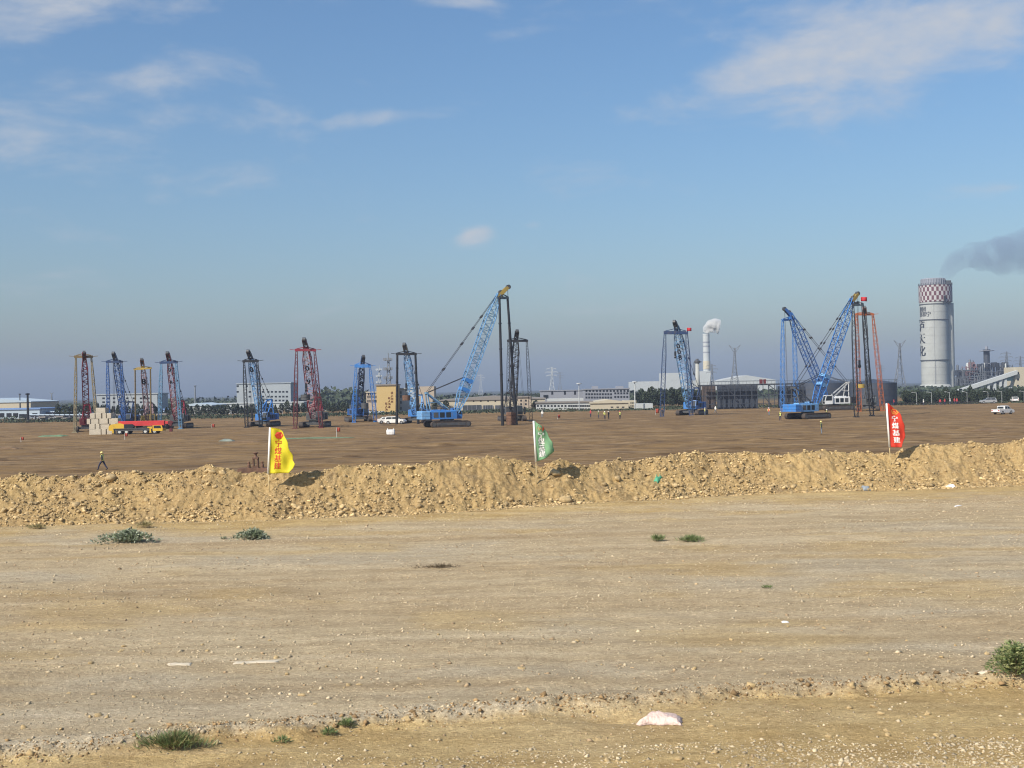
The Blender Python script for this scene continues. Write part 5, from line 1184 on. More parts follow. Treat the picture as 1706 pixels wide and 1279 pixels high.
def smoke(name, label, path, col, dens, thr, scale, absorb=0.0, seed=0):
    """billowing plume: chain of swelling lobes with a volume inside"""
    m = bpy.data.materials.new(name); m.use_nodes = True; n, l = m.node_tree.nodes, m.node_tree.links; n.clear()
    o = n.new('ShaderNodeOutputMaterial'); v = n.new('ShaderNodeVolumePrincipled'); v.inputs['Color'].default_value = (*col, 1); v.inputs['Anisotropy'].default_value = 0.1
    t = n.new('ShaderNodeTexCoord'); z = n.new('ShaderNodeTexNoise'); z.inputs['Scale'].default_value = scale; z.inputs['Detail'].default_value = 5; z.inputs['Roughness'].default_value = .6
    l.new(t.outputs['Object'], z.inputs['Vector']); r = n.new('ShaderNodeMapRange'); l.new(z.outputs['Fac'], r.inputs['Value'])
    r.inputs['From Min'].default_value = thr; r.inputs['From Max'].default_value = thr + .22; r.inputs['To Max'].default_value = dens; l.new(r.outputs[0], v.inputs['Density']); l.new(v.outputs[0], o.inputs['Volume'])
    rg = np.random.default_rng(seed); pts = []; 
    ring, seg = 14, 36; pa = [Vector(q[0]) for q in path]; pr = [q[1] for q in path]
    cum = [0]
    for a, b in zip(pa, pa[1:]): cum.append(cum[-1] + (b - a).length)
    vs = []
    for i in range(seg + 1):
        s = cum[-1] * i / seg; c = Vector([np.interp(s, cum, [p[k] for p in pa]) for k in range(3)]); rad = float(np.interp(s, cum, pr))
        c2 = Vector([np.interp(s + .5, cum, [p[k] for p in pa]) for k in range(3)]); c1 = Vector([np.interp(s - .5, cum, [p[k] for p in pa]) for k in range(3)])
        ax = (c2 - c1).normalized(); u = ax.cross(Vector((0, 1, 0))).normalized(); w = ax.cross(u)
        if i in (0, seg): rad *= .25
        for j in range(ring):
            a = 2 * math.pi * j / ring; k = 1 + .75 * float(vnoise(np.array(math.cos(a) * 1.3 + s / max(pr) * 1.1), np.array(math.sin(a) * 1.3 + 9 + seed), seed)) + .35 * float(vnoise(np.array(a * 2.5), np.array(s / max(pr) * 3), seed + 4))
            vs.append(c + (u * math.cos(a) + w * math.sin(a)) * rad * k)
    fs = [(i * ring + j, i * ring + (j + 1) % ring, (i + 1) * ring + (j + 1) % ring, (i + 1) * ring + j) for i in range(seg) for j in range(ring)] + [tuple(range(ring - 1, -1, -1)), tuple(range(seg * ring, (seg + 1) * ring))]
    mb = MB(); mb.add(vs, fs); ob = mb.build(name, m, None, pa[0], smooth=True); tag(ob, label, kind='stuff')
smoke('white_smoke', 'short white smoke plume bending off the banded chimney', [(P(1176, 555, 1200), 3), (P(1178.5, 549, 1200), 4), (P(1184, 544, 1200), 5), (P(1191, 542.5, 1200), 6.5), (P(1199, 543.5, 1200), 6.5)], (.97, .97, .95), .9, .28, .25, seed=3)
smoke('grey_smoke', 'thin blue-grey smoke drifting off the prilling tower', [(P(1570, 466, 1050), 4), (P(1579, 452, 1050), 6.5), (P(1596, 434, 1050), 9), (P(1625, 424, 1050), 14), (P(1665, 418, 1050), 17), (P(1720, 424, 1050), 19), (P(1790, 430, 1050), 20)], (.40, .46, .60), .034, .30, .06, seed=6)
# prilling tower
def prill_tower():
    D = 1050; s = D / FPX; B = P(1558, 656, D); z = lambda y: P(1558, y, D).z; R = 22.3 * s
    B.z = lz(B.x, B.y) - 1; t = thing('prilling_tower', 'huge white concrete tower with a red chequered top and black writing', 'tower', B)
    c = Vector((B.x, B.y, 0)); cen = Vector((P(1556.5, 560, D).x, D, 0))
    m = MB(); m.lathe(cen, [(R * .98, B.z), (R * .98, z(600)), (R, z(599)), (R, z(504))], 64); m.build('shaft', M_CONCW, t, smooth=False)
    m = MB(); m.lathe(cen, [(R * 1.22, B.z), (R * 1.2, z(645)), (R * 1.02, z(640))], 64, cap=False); m.build('plinth', M_CONCW, t)
    for y, k in ((600, 1.04), (533, 1.045), (507, 1.035)):
        m = MB(); m.lathe(cen, [(R * k, z(y + .7)), (R * k, z(y - .7))], 64); m.build('gallery_ring', C_GREY, t)
    # chequered band: painted squares
    mt, n, l, b = new_mat('red_white_chequers'); b.inputs['Roughness'].default_value = .8
    tc_ = n.new('ShaderNodeTexCoord'); sx = n.new('ShaderNodeSeparateXYZ'); l.new(tc_.outputs['Object'], sx.inputs[0])
    at = n.new('ShaderNodeMath'); at.operation = 'ARCTAN2'; 
    ox, oy = P(1559.8, 490, D).x - B.x, D + 4 * s - B.y
    s1 = n.new('ShaderNodeMath'); s1.operation = 'SUBTRACT'; s1.inputs[1].default_value = ox; l.new(sx.outputs['X'], s1.inputs[0])
    s2 = n.new('ShaderNodeMath'); s2.operation = 'SUBTRACT'; s2.inputs[1].default_value = oy; l.new(sx.outputs['Y'], s2.inputs[0])
    l.new(s2.outputs[0], at.inputs[0]); l.new(s1.outputs[0], at.inputs[1])
    cm = n.new('ShaderNodeCombineXYZ'); a1 = n.new('ShaderNodeMath'); a1.operation = 'MULTIPLY'; a1.inputs[1].default_value = 44 / (2 * math.pi); l.new(at.outputs[0], a1.inputs[0])
    zz = n.new('ShaderNodeMath'); zz.operation = 'MULTIPLY_ADD'; zz.inputs[1].default_value = 1 / (7.2 * s); zz.inputs[2].default_value = 0.31; l.new(sx.outputs['Z'], zz.inputs[0])
    l.new(a1.outputs[0], cm.inputs[0]); l.new(zz.outputs[0], cm.inputs[1]); cm.inputs[2].default_value = .5
    ck = n.new('ShaderNodeTexChecker'); ck.inputs['Scale'].default_value = 1.0; ck.inputs['Color1'].default_value = (.40, .385, .37, 1); ck.inputs['Color2'].default_value = (.105, .03, .038, 1); l.new(cm.outputs[0], ck.inputs['Vector']); l.new(ck.outputs[0], b.inputs['Base Color'])
    cen2 = Vector((P(1559.8, 490, D).x, D + 4 * s, 0)); m = MB(); m.lathe(cen2, [(R * 1.0, z(506)), (R * 1.2, z(503)), (R * 1.2, z(475))], 64); m.build('chequered_band', mt, t)
    m = MB()
    for i in range(40): a = 2 * math.pi * i / 40; q = cen2 + Vector((R * 1.2 * math.cos(a), R * 1.2 * math.sin(a), 0)); m.beam(q + Vector((0, 0, z(475))), q + Vector((0, 0, z(471.5))), .25)
    m.lathe(cen2, [(R * 1.21, z(475.4)), (R * 1.21, z(474.6))], 48, cap=True); m.build('railing', C_GREY, t)
    m = MB(); m.lathe(cen, [(R * .86, z(475)), (R * .86, z(465)), (R * .82, z(464))], 48)
    for i in range(30): a = 2 * math.pi * i / 30; q = cen + Vector((R * .875 * math.cos(a), R * .875 * math.sin(a), 0)); m.beam(q + Vector((0, 0, z(475))), q + Vector((0, 0, z(465))), .5)
    m.build('crown', M_GREYW, t)
    x0, x1 = P(1576, 560, D).x, P(1588.5, 560, D).x; m = MB(); m.lathe(((x0 + x1) / 2 - .6, D + 1.5, 0), [(9.2 * s, B.z), (9.2 * s, z(505))], 40); m.build('lift_shaft', M_CONCW, t)
    m = MB(); qx = cen.x - R * .30; qy = cen.y - R * .955
    for sg in (-.35, .35): m.beam((qx + sg, qy, z(640)), (qx + sg, qy, z(508)), .12)
    for k_ in range(60): zz_ = z(640) + (z(508) - z(640)) * k_ / 59; m.beam((qx - .35, qy, zz_), (qx + .35, qy, zz_), .08)
    m.build('ladder', M_GREYW, t)
    for y in (520, 546, 559, 572, 585, 612, 624, 634): m = MB(); m.lathe(cen, [(R * 1.004, z(y + .12)), (R * 1.004, z(y - .12))], 64, cap=False); m.build('pour_joint', M_JOINT, t)
    m = MB(); m.box((x0 - 1, D - R * .5, z(474.8)), (x0 + 3.5, D + R * .3, z(468)), ch=.3);  m.build('lift_head', C_GREY, t)
    m = MB(); m.box((x0 - 5.5, D - R * 1.2, z(505)), (x0 - 4.3, D - R * .9, z(494))); m.build('stain_pipe', C_BLACK, t)
    def wrap(chars, size, sq=1.0):
        mm = MB()
        for ch, ang, y in chars:
            v2, f2 = glyph(ch, size); v2, f2 = bolden(v2, f2, size * .035); zc = z(y)
            mm.add([cen + Vector(((R + .25) * math.sin(R_(ang) + a / R), -(R + .25) * math.cos(R_(ang) + a / R), zc + b)) for a, b in v2], f2)
        return mm
    wrap([('泸', -84, 543), ('天', -82, 563.5), ('化', -81, 584)], 10.0).build('lettering', M_MARK, t)
    wrap([('夏', -83, 523.5), ('和', -62, 523.5), ('宁', -41, 523.5), ('集', -82, 515), ('团', -62, 515)], 4.6).build('lettering', C_GREY, t)
prill_tower()
# chemical works beside it
M_PIPE = pm('dull_pipe_steel', (.11, .12, .13), .5, .3, var=.2, vscale=.2); M_DSTEEL = pm('dark_structure_steel', (.035, .04, .05), .6); M_PINKST = pm('pinkish_primer_steel', (.20, .12, .12), .7)
def works():
    D = 980; s = D / FPX; B = GD(1632, D); B.z -= 1; t = thing('chemical_works', 'tangle of grey process columns, pipes and steel decks beside the white tower', 'factory', B)
    rg = random.Random(5); pt = lambda x, y, dd=0: P(x, y, D + dd)
    for i, (x, w, y) in enumerate(((1595, 4, 607), (1602, 3, 612), (1612, 5, 604), (1615.5, 3, 598), (1621, 2.5, 600), (1630, 3.5, 606), (1637, 3, 607), (1649, 2.2, 612), (1656, 3.5, 610), (1663, 4, 606), (1670, 5, 603), (1676, 4, 605), (1598.5, 2.5, 616), (1607, 2.5, 618), (1618, 2, 602), (1625, 3, 612), (1633.5, 2.5, 610), (1640, 2, 604), (1646, 3, 616), (1652, 2, 608), (1660, 2.5, 612), (1666.5, 2, 608))):
        a = pt(x, y, rg.uniform(-8, 8)); m = MB(); r = w * s / 2; m.lathe((a.x, a.y, 0), [(r, B.z), (r, a.z - r), (r * .7, a.z - r * .3), (r * .2, a.z)], 14); m.build('process_column', [M_PIPE, M_PIPE, M_OFFW][i % 3] if i != 5 else M_OFFW, t, smooth=True)
    for (x0, x1, y, mt) in ((1592, 1608, 618, M_DSTEEL), (1606, 1624, 610, M_PINKST), (1624, 1645, 608, M_DSTEEL), (1652, 1668, 605, M_DSTEEL), (1664, 1682, 608, M_PIPE)):
        m = MB(); a, b = pt(x0, y), pt(x1, y); w = b.x - a.x
        for i in range(4):
            for j in range(2): m.beam((a.x + w * i / 3, D - 6 + 10 * j, B.z), (a.x + w * i / 3, D - 6 + 10 * j, a.z), .45)
        z_ = B.z + 6
        while z_ < a.z:
            for j in range(2): m.beam((a.x, D - 6 + 10 * j, z_), (b.x, D - 6 + 10 * j, z_), .5, .35)
            m.beam((a.x, D - 6.2, z_), (a.x + w / 3, D - 6.2, min(z_ + 6, a.z)), .22); m.beam((b.x, D - 6.2, z_), (b.x - w / 3, D - 6.2, min(z_ + 6, a.z)), .22)
            for _q in range(2): q = rg.uniform(.0, .7); m.box((a.x + w * q, D - 5, z_), (a.x + w * (q + .3), D + 2, z_ + rg.uniform(2, 4.5)))
            z_ += 6
        m.build('steel_deck', mt, t)
    m = MB()
    for k in range(40):
        x0 = rg.uniform(1592, 1665); y = rg.uniform(615, 648); a, b = pt(x0, y, -8), pt(x0 + rg.uniform(10, 28), y, -8); m.tube(a, b, .45, n=6)
        m.tube(a, a + Vector((0, 0, -rg.uniform(3, 10))), .45, n=6); m.tube(b, b + Vector((0, 0, rg.uniform(-8, 8))), .45, n=6)
    m.build('pipe_run', M_PIPE, t)
    a = pt(1643.5, 582); m = MB(); m.lathe((a.x, a.y, 0), [(2.6, B.z), (2.4, a.z - 1), (2.9, a.z - .5), (2.9, a.z)], 14); fl = m.build('flare_stack', M_DSTEEL, t)
    m = MB(); m.lathe((a.x, a.y, a.z - 1.6), [(2.5, 0), (6, .4), (6, .8)], 16); m.lathe((a.x, a.y, a.z - 12), [(2.5, 0), (3.6, .3), (3.6, .8)], 16); m.tube((a.x, a.y, a.z), (a.x, a.y, a.z + 2.5), 1.2, n=8); m.build('platform', M_GREYW, fl)
works()
def conveyor():
    D = 700; s = D / FPX; a, b = P(1588, 654.5, D), P(1693, 620, D); h = 6.5 * s; B = Vector(((a.x + b.x) / 2, D, lz(0, D) - 1))
    t = thing('conveyor_gallery', 'long white sloping conveyor gallery on legs rising beside the works', 'conveyor', B)
    m = MB(); vs = []
    for y in (D - 2, D + 2): vs += [(a.x, y, a.z - h / 2), (b.x, y, b.z - h / 2), (b.x, y, b.z + h / 2), (a.x, y, a.z + h / 2)]
    m.add(vs, [(0, 1, 2, 3), (7, 6, 5, 4), (0, 4, 5, 1), (1, 5, 6, 2), (2, 6, 7, 3), (3, 7, 4, 0)]); m.build('gallery', M_OFFW, t)
    for q in (.22, .34, .45, .55, .65, .74, .82):
        c = a.lerp(b, q); m = MB(); m.box((c.x - .7, D - 1.2, B.z), (c.x + .7, D + 1.2, c.z - h * .4)); m.build('leg', M_OFFW, t)
    m = MB(); c = a.lerp(b, .84); m.add([(c.x, D + 2.5, B.z + 7), (b.x, D + 2.5, B.z + 7), (b.x, D + 2.5, b.z - h * .6), (c.x, D + 2.5, c.z - h * .6)], [(0, 1, 2, 3)]); m.add([(c.x, D + 3.1, B.z + 7), (b.x, D + 3.1, B.z + 7), (b.x, D + 3.1, b.z - h * .6), (c.x, D + 3.1, c.z - h * .6)], [(3, 2, 1, 0)]); m.build('cladding', M_TEAL, t)
    m = MB(); m.box((P(1672, 640, D).x, D - 1.5, B.z), (b.x, D + 3, P(1680, 645, D).z)); m.build('hall', M_OFFW, t)
    t = bld('transfer_house', 'cream transfer house with three square windows at the conveyor head', 'building', 1691, 1740, 611, 700, 16, M_CREAM); wins(t, 700, [(y, (1696,)) for y in (621, 632, 642.5)], 1.1, 1.2)
conveyor()
# dark tanks and the steel frame
def tank(label, x0, x1, ytop, D):
    a, b = P(x0, ytop, D), P(x1, ytop, D); r = (b.x - a.x) / 2; c = Vector(((a.x + b.x) / 2, D + r, lz(0, D) - .5)); t = thing('storage_tank', label, 'tank', c)
    h = a.z - c.z; m = MB(); m.lathe(c, [(r, 0), (r, h), (r * .99, h + .02), (.1, h + 1.2)], 72); m.build('shell', M_TANK, t, smooth=False)
    for k in range(1, 4): m = MB(); m.lathe(c, [(r + .05, h * k / 4 - .04), (r + .05, h * k / 4 + .04)], 72); m.build('seam_band', C_GREY, t)
    m = MB()
    for i in range(48): q = 2 * math.pi * i / 48; m.beam(c + Vector((r * math.cos(q), r * math.sin(q), h)), c + Vector((r * math.cos(q), r * math.sin(q), h + 1.0)), .05)
    m.lathe(c, [(r, h + .98), (r, h + 1.04)], 48, cap=False); m.build('railing', C_GREY, t)
tank('dark slate storage tank before the tree belt, the one with a clear edge', 1428, 1505, 638.5, 352)
tank('dark slate storage tank behind the pair of blue cranes', 1335, 1432, 638.5, 375)
def steel_frame():
    D = 345; s = D / FPX; z0 = lz(0, D) - .3; t = thing('steel_frame', 'black steel framework of columns, girders and braces around a slate tank', 'structure', GD(1235, D))
    zt = P(1235, 641, D).z; zm = z0 + (zt - z0) * .58; zl = z0 + (zt - z0) * .25
    xs = fr(1167, 1338, 19)
    for i, x in enumerate(xs):
        xx = P(x, 660, D).x; m = MB(); m.beam((xx, D, z0), (xx, D, zt), .17 if i % 3 else .3); m.build('column', M_FRAME, t)
    for z_, w in ((zt, .4), (zm, .24), (zl, .2)):
        m = MB(); m.beam((P(1163, 660, D).x, D - .02, z_), (P(1341, 660, D).x, D - .02, z_), w, w); m.build('girder', M_FRAME, t)
    for i, j, a, b in ((4, 6, zt, zm), (6, 8, zm, z0), (11, 13, zm, z0), (12, 14, zt, zm), (14, 16, zm, z0), (9, 10, zm, z0), (2, 4, zl, zm)):
        m = MB(); m.beam((P(xs[i], 660, D).x, D + .2, a), (P(xs[j], 660, D).x, D + .2, b), .2); m.build('brace', M_FRAME, t)
    D2 = D + 3
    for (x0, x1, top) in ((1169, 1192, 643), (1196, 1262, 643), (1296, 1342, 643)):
        a, b = P(x0, top, D2), P(x1, top, D2); m = MB(); m.box((a.x, D2, z0), (b.x, D2 + .3, a.z)); pn = m.build('wall_panel', M_TANK if x0 > 1180 else pm('dust_haze_panel', (.10, .075, .065), .8, var=.3, vscale=.3), t)  # end panel's brown stands for dust haze hanging there
        for q in fr(.1, .9, 9): m = MB(); xx = a.x + (b.x - a.x) * q; m.box((xx - .04, D2 - .08, z0), (xx + .04, D2 - .01, a.z)); m.build('stud', M_FRAME, pn)
    m = MB(); a = P(1268, 641, D); m.box((a.x - .4, D - .5, zt + .25), (a.x + .4, D + .5, zt + 1.5), ch=.06); m.build('winch_box', C_DRED, t)
    m = MB(); a = P(1274, 641, D); m.box((a.x - .3, D - .5, zt + .25), (a.x + .3, D + .5, zt + 1.5), ch=.06); m.build('winch_box', C_DRED, t)
    m = MB(); a, b = P(1168, 641, D), P(1340, 641, D)
    for q in fr(0, 1, 30): xx = a.x + (b.x - a.x) * q; m.beam((xx, D + 1.2, zt), (xx, D + 1.2, zt + 1.0), .05)
    m.beam((a.x, D + 1.2, zt + 1.0), (b.x, D + 1.2, zt + 1.0), .05); m.box((a.x, D - .1, zt + .225), (b.x, D + 1.3, zt + .245)); m.build('walkway', C_GREY, t)
steel_frame()
def vent_mast():
    D = 520; t = thing('vent_pipe', 'pale vent pipe with a dark head platform beside the smoking chimney', 'pipe', GD(1163, D)); b = GD(1163, D); a = P(1161.5, 602, D)
    m = MB(); m.tube(b, a, .95, .8, 14); m.build('shaft', M_CONCW, t, smooth=True)
    m = MB(); m.lathe(a, [(.8, -.8), (1.3, -.5), (1.3, .3), (.7, .6), (.6, 1.2)], 14); m.beam(a + Vector((-1.4, 0, -.4)), a + Vector((-1.4, 0, -6)), .35); m.beam(a + Vector((.5, 0, -.2)), a + Vector((1.9, 0, -.2)), .4); m.build('head', C_GREY, t)
vent_mast()

# ------------------------------------------------------------------ yard clutter and tyres
def pipe_rack(label, x0, x1, y, D, n):
    a, b = P(x0, y, D), P(x1, y, D); z0 = lz(0, D) - .3; t = thing('pipe_rack', label, 'pipes', Vector(((a.x + b.x) / 2, D, z0)))
    for i in range(3): m = MB(); m.tube((a.x, D + .5 * i, a.z - .5 * (i == 1)), (b.x, D + .5 * i, b.z - .5 * (i == 1)), .22, n=8); m.build('pipe', M_WALLB if i != 1 else M_GREYW, t)
    for i in range(n): x = a.x + (b.x - a.x) * i / (n - 1); m = MB(); m.beam((x, D - .3, z0), (x, D - .3, a.z), .2); m.beam((x, D + 1.3, z0), (x, D + 1.3, a.z), .2); m.beam((x, D - .4, a.z - .3), (x, D + 1.4, a.z - .3), .2); m.build('trestle', M_GREYW, t)
pipe_rack('long pale pipe rack on trestles behind the crimson and navy cranes', 62, 310, 686, 436, 30)
pipe_rack('shorter pipe rack over the yard sheds beside the tall dark pole', 50, 190, 691, 392, 18)
for i, (x0, x1, y, D, w, lab) in enumerate(((66, 74, 696, 385, 0, 'narrow white cabin beside the blue container'), (94, 104, 695, 390, 1, 'pale blue cabin between container and grey shed'), (104, 111, 698, 380, 2, 'low grey cabin before the grey shed'), (131, 138, 697, 384, 0, 'small white cabin at the cream gantry foot'),
        (150, 160, 690, 415, 1, 'pale cabin behind the concrete blocks'), (186, 200, 692, 400, 2, 'grey cabin behind the top of the concrete blocks'), (262, 276, 691, 405, 0, 'white cabin between the ochre and pale blue gantries'), (346, 354, 697, 392, 3, 'little bright blue cabin before the planted trees'), (401, 406, 699, 380, 3, 'little bright blue cabin beside the black lattice gantry'), (545, 575, 692, 430, 2, 'long grey shelter before the dark wood'))):
    t = bld('site_cabin', lab, 'cabin', x0, x1, y, D, 3, [M_OFFW, M_WALLB, M_GREYW, M_BROOF][w], M_DROOF if w != 3 else M_WALLB); wins(t, D, [((y + 699) / 2 - 1, (x0 + (x1 - x0) * .3, x0 + (x1 - x0) * .7))], .5, .6)
m = MB(); m.lathe((0, 0, 0), [(.3, -.13), (.46, -.14), (.5, -.05), (.5, .05), (.46, .14), (.3, .13), (.3, -.13)], 16, cap=False); _ty = bpy.data.meshes.new('tyre'); _ty.from_pydata([v[:] for v in m.v], [], m.f); _ty.materials.append(M_TYRE)
for i in range(20):
    x = 1502 + i * 6.6 + random.uniform(-1, 1); p = GD(x, 349 + random.uniform(-1, 1)); o = bpy.data.objects.new('old_tyre', _ty); COL.objects.link(o); o.location = p + Vector((0, 0, .42)); o.rotation_euler = (R_(82), 0, random.uniform(-.3, .3)); tag(o, 'old black tyre set upright in the row before the dark tree belt', 'tyre', 'tyres along the road edge')

# ------------------------------------------------------------------ pylons, masts, lamps
M_GALV = pm('galvanised_steel', (.20, .21, .22), .55, .3, var=.1); M_PALEST = pm('white_painted_steel', (.42, .44, .44), .6)
def pylon(label, px, ytop, D, kind='pylon', mat=None, yb=650):
    b = GD(px, D); top = P(px, ytop, D); h = top.z - b.z; t = thing('pylon' if kind == 'pylon' else 'radio_mast', label, 'pylon' if kind == 'pylon' else 'mast', b); mat = mat or M_GALV
    m = MB(); w = h * .11; ch = max(.26, h * .0095)
    lattice(m, b, top - Vector((0, 0, h * .04)), [(0, w, w), (.5, w * .36, w * .36), (.72, w * .22, w * .22), (1, w * .08, w * .08)], (1, 0, 0), 16, ch, ch * .6); m.build('body', mat, t)
    if kind == 'pylon':
        for q, ww in ((.70, .15), (.80, .19), (.90, .14)):
            m = MB(); c = b + Vector((0, 0, h * q))
            for sg in (-1, 1):
                m.beam(c, c + Vector((sg * ww * h, 0, h * .0095)), ch * .8); m.beam(c + Vector((0, 0, h * .04)), c + Vector((sg * ww * h, 0, h * .0095)), ch * .7)
                m.beam(c + Vector((sg * ww * h, 0, h * .0095)), c + Vector((sg * ww * h, 0, -h * .03)), ch * .6)
            m.build('cross_arm', mat, t)
    elif kind == 'horn':
        for sg in (-1, 1):
            m = MB(); m.beam(top - Vector((0, 0, h * .16)), top + Vector((sg * h * .12, 0, h * .02)), ch); m.beam(top - Vector((0, 0, h * .08)), top + Vector((sg * h * .12, 0, h * .02)), ch * .7); m.build('horn', mat, t)
    else:
        for q in (.55, .72, .9):
            m = MB(); c = b + Vector((0, 0, h * q)); r = h * .075; m.lathe(c, [(r, 0), (r, h * .0095)], 12)
            for i in range(6): a = i * math.pi / 3; m.box(c + Vector((r * math.cos(a) - .25, r * math.sin(a) - .25, .1)), c + Vector((r * math.cos(a) + .25, r * math.sin(a) + .25, h * .055)))
            m.build('antenna_deck', mat, t)
        m = MB(); m.tube(top - Vector((0, 0, h * .06)), top + Vector((0, 0, h * .05)), ch * .6, n=6); m.build('spire', mat, t)
    return t
pylon('thick grey radio mast with antenna decks above the yellow tower', 647, 592, 500, 'mast'); pylon('pale slender radio mast beside the thick grey one', 632, 611, 760, 'mast', M_PALEST)
pylon('white banded lattice pylon behind the grey office', 919.5, 609, 800, 'pylon', M_PALEST); pylon('thin distant pylon beside the white banded one', 933, 618, 1500, 'pylon')
pylon('tall horned pylon behind the rounded white hall', 1224, 576, 900, 'horn'); pylon('tall horned pylon between orange gantry and white tower', 1499, 568, 900, 'horn'); pylon('faint far pylon beside the tall horned one', 1468, 606, 1500)
pylon('lattice pylon behind the steel decks of the works', 1677, 583, 1250); pylon('lattice pylon with wide arms behind the transfer house', 1700, 591, 1250); pylon('slim lattice pylon behind the yard sheds', 86, 654, 900, 'horn'); pylon('smaller slim pylon behind the yard sheds', 92, 667, 1100, 'horn')
pylon('dark lattice pylon beside the smoking chimney', 1186, 604, 800); pylon('faint pylon in the gap behind the cranes', 801, 622, 1500, 'pylon', M_PALEST)
def pole(label, px, ytop, D, r, mat, name='pole', lamp=0):
    b = GD(px, D); a = P(px, ytop, D); t = thing(name, label, 'lamp' if lamp else 'pole', b, 'street lamps along the tree belt' if lamp == 1 else None)
    m = MB(); m.tube(b, a, r, r * .7, 8); m.build('shaft', mat, t)
    if lamp == 1:
        m = MB(); m.beam(a - Vector((0, 0, .1)), a + Vector((-1.0, 0, .15)), .09); m.build('arm', mat, t); m = MB(); m.box(a + Vector((-1.5, -.15, .1)), a + Vector((-.9, .15, .22)), ch=.02); m.build('lamp_head', mat, t)
    elif lamp == 2:
        m = MB(); m.lathe(a, [(.2, -.2), (.85, -.1), (.85, .12), (.3, .25)], 14); m.build('lamp_ring', mat, t)
    else:
        m = MB(); m.lathe(a, [(r, -.1), (r * 1.6, 0), (r * 1.6, .25), (r * .5, .4)], 8); m.build('cap', mat, t)
    return t
pole('tall dark pole rising beside the blue-roofed warehouse', 46, 657, 350, .42, C_BLACK); pole('short dark pole on the cream warehouse roofline', 33, 657, 480, .3, C_GREY); pole('thin grey chimney pipe behind the white low warehouse', 325, 643, 600, .45, M_GALV)
pole('tall thin lamp mast with a ring head before the arcade', 964.5, 639, 378, .16, M_PALEST, 'lamp_mast', 2); pole('tall thin white mast beside the low white house', 1057.5, 636, 372, .2, M_PALEST, 'lamp_mast', 2)
for x in (1527, 1552, 1582, 1611, 1646): pole('pale street lamp standing before the dark tree belt', x, 654 - (x - 1527) * .012, 356, .065, M_PALEST, 'street_lamp', 1)
for x in (1706, 1669): pole('pale street lamp near the parked cars', x, 652, 358, .065, M_PALEST, 'street_lamp', 1)
for x in (300, 385, 470, 485, 543): pole('thin pale street lamp before the planted trees behind the cranes', x, 683, 405, .08, M_PALEST, 'street_lamp', 1)

# ------------------------------------------------------------------ trees
M_TREE = [pm('dark_conifer_leaf', (.024, .038, .020), .8, var=.35, vscale=1.2, island=.5), pm('dull_green_leaf', (.036, .052, .026), .8, var=.35, vscale=1.2, island=.5)]
M_BARK = pm('grey_bark', (.09, .07, .05), .9)
PROTO = []
def tree_proto(k):
    rg = np.random.default_rng(200 + k); h = 4.3 + .5 * (k % 3); t = thing('belt_tree', 'x', 'tree', (0, 0, 0))
    m = MB(); m.tube((0, 0, -.3), (.05, 0, h * .55), .1, .05, 6)
    for i in range(5): a = rg.uniform(0, 6.28); z_ = h * rg.uniform(.25, .55); m.tube((0, 0, z_), (math.cos(a) * .8, math.sin(a) * .8, z_ + .7), .04, .015, 4)
    m.build('trunk', M_BARK, t)
    n = 700; conif = k % 3 == 0
    zz = rg.beta(1.3, 1.5, n); a = rg.uniform(0, 6.28, n)
    prof = (1.0 - zz) * 1.25 + .12 if conif else np.sin(np.clip(zz * .92 + .06, 0, 1) * np.pi) ** .6 * 1.35
    lob = 1 + .7 * vnoise(np.cos(a) * 1.5 + k * 3, zz * 4 + np.sin(a) * 1.5, 7 + k); r = prof * np.sqrt(rg.uniform(.2, 1, n)) * lob
    p = np.stack([np.cos(a) * r, np.sin(a) * r, h * (.12 + .88 * zz)], 1)
    d1 = rg.normal(0, 1, (n, 3)); d1 /= np.linalg.norm(d1, axis=1)[:, None]; d2 = np.cross(d1, rg.normal(0, 1, (n, 3))); d2 /= np.linalg.norm(d2, axis=1)[:, None]
    s1 = rg.uniform(.12, .34, (n, 1)); v = np.stack([p - d1 * s1, p + d2 * s1 * .6, p + d1 * s1, p - d2 * s1 * .6], 1).reshape(-1, 3)
    link_mesh('crown', np_mesh('crown', v, np.arange(n * 4).reshape(n, 4), M_TREE[0 if conif or k % 2 else 1]), t)
    return t
for k in range(5): PROTO.append(tree_proto(k))
USED = set()
def plant_tree(px, D, sc, label, group):
    k = random.randrange(5); o = PROTO[k]
    if k in USED: o = copy_tree(PROTO[k])
    USED.add(k); o.location = GD(px, D); o.rotation_euler = (0, 0, random.uniform(0, 6.28)); o.scale = (sc * random.uniform(.8, 1.3), sc * random.uniform(.8, 1.3), sc * random.uniform(.8, 1.2)); tag(o, label, 'tree', group)
x = 1508.0
while x < 1720:
    plant_tree(x, random.uniform(362, 374), 0.74, 'dark green tree in the dense belt between the tanks and the conveyor', 'trees of the dense belt'); x += random.uniform(3.4, 5.2)
x = 1508.0
while x < 1720:
    plant_tree(x, random.uniform(378, 392), 0.84, 'dark green tree in the dense belt between the tanks and the conveyor', 'trees of the dense belt'); x += random.uniform(5, 8)
x = 96.0
while x < 600:
    plant_tree(x, random.uniform(405, 425), .85, 'small dark green tree in the planted row behind the line of cranes', 'trees of the planted row'); x += random.uniform(6, 10)
x = 1062.0
while x < 1170:
    plant_tree(x, random.uniform(395, 430), 1.25, 'dark tree in the grove between the low white house and the steel frame', 'trees of the grove'); x += random.uniform(3.6, 6)
for x in (703, 712, 724, 742, 890, 893): plant_tree(x, 398, .7, 'small tree by the walls of the beige hall', 'trees by the beige hall')
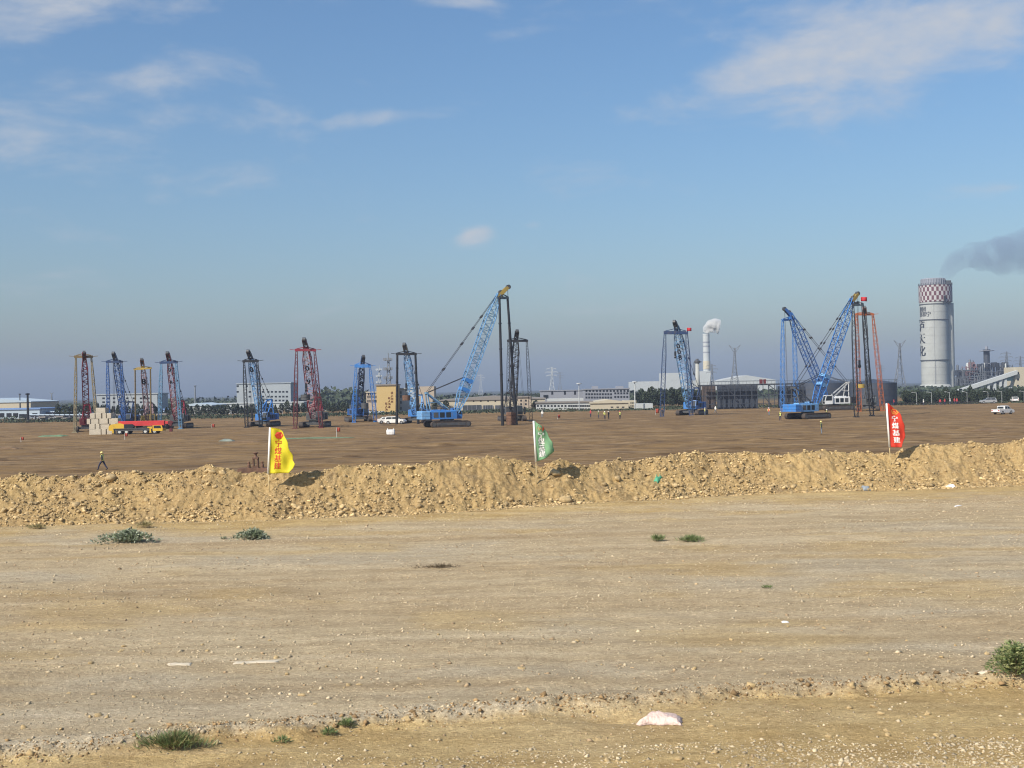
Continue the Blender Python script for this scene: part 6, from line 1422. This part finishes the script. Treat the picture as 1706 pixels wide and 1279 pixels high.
# far woods seen as one mass
def far_woods():
    rg = np.random.default_rng(77); n = 30000; u = rg.uniform(-.75, .75, n); D = rg.uniform(640, 900, n); x = u * D
    hh = (4.2 + 4 * vnoise(x * .012, D * .01, 5) + 3 * vnoise(x * .05, D * .05, 6)) * np.where((u > -.165) & (u < -.12), 2.0, 1.0); zz = rg.random(n) ** .8
    p = np.stack([x, D, PLAIN - 1.5 + zz * np.clip(hh, 2, 16)], 1); d1 = rg.normal(0, 1, (n, 3)); d1 /= np.linalg.norm(d1, axis=1)[:, None]; d2 = np.cross(d1, rg.normal(0, 1, (n, 3))); d2 /= np.linalg.norm(d2, axis=1)[:, None]
    s1 = rg.uniform(.6, 1.7, (n, 1)); v = np.stack([p - d1 * s1, p + d2 * s1, p + d1 * s1, p - d2 * s1], 1).reshape(-1, 3)
    o = link_mesh('far_woods', np_mesh('far_woods', v, np.arange(n * 4).reshape(n, 4), M_TREE[1])); tag(o, 'far dark woods along the horizon behind the buildings', kind='stuff')
far_woods()
# scrub and clutter along the far edge of the site
def scrub():
    rg = np.random.default_rng(78); n = 26000; u = rg.uniform(-.5, .5, n); D = rg.uniform(352, 400, n) + 12 * vnoise(u * 30, u * 3, 3); x = u * D; z0 = ground_z(x, D)
    hh = np.clip(.5 + 1.6 * vnoise(x * .08, D * .05, 15) + .6 * vnoise(x * .4, D * .2, 16), 0.05, 1.8); zz = rg.random(n)
    p = np.stack([x, D, z0 + zz * hh], 1); d1 = rg.normal(0, 1, (n, 3)); d1 /= np.linalg.norm(d1, axis=1)[:, None]; d2 = np.cross(d1, rg.normal(0, 1, (n, 3))); d2 /= np.linalg.norm(d2, axis=1)[:, None]
    s1 = rg.uniform(.10, .35, (n, 1)); v = np.stack([p - d1 * s1, p + d2 * s1, p + d1 * s1, p - d2 * s1], 1).reshape(-1, 3)
    o = link_mesh('scrub', np_mesh('scrub', v, np.arange(n * 4).reshape(n, 4), M_TREE[1])); tag(o, 'low scrub along the far edge of the site', kind='stuff')
scrub()

# ------------------------------------------------------------------ haze in the air
def haze_box():
    m = bpy.data.materials.new('hazy_air'); m.use_nodes = True; n, l = m.node_tree.nodes, m.node_tree.links
    n.clear(); o = n.new('ShaderNodeOutputMaterial'); v = n.new('ShaderNodeVolumePrincipled')
    v.inputs['Color'].default_value = (0.42, 0.51, 0.70, 1); v.inputs['Density'].default_value = HAZE_D
    v.inputs['Anisotropy'].default_value = 0.0
    l.new(v.outputs[0], o.inputs['Volume'])
    b = MB(); b.box((-26000, -120, PLAIN - 6), (26000, 6200, HAZE_TOP))
    h = b.build('haze', m); tag(h, 'thin pale summer haze in the air over the site', kind='stuff')
HAZE_D, HAZE_TOP = 0.0002, 150.0
haze_box()
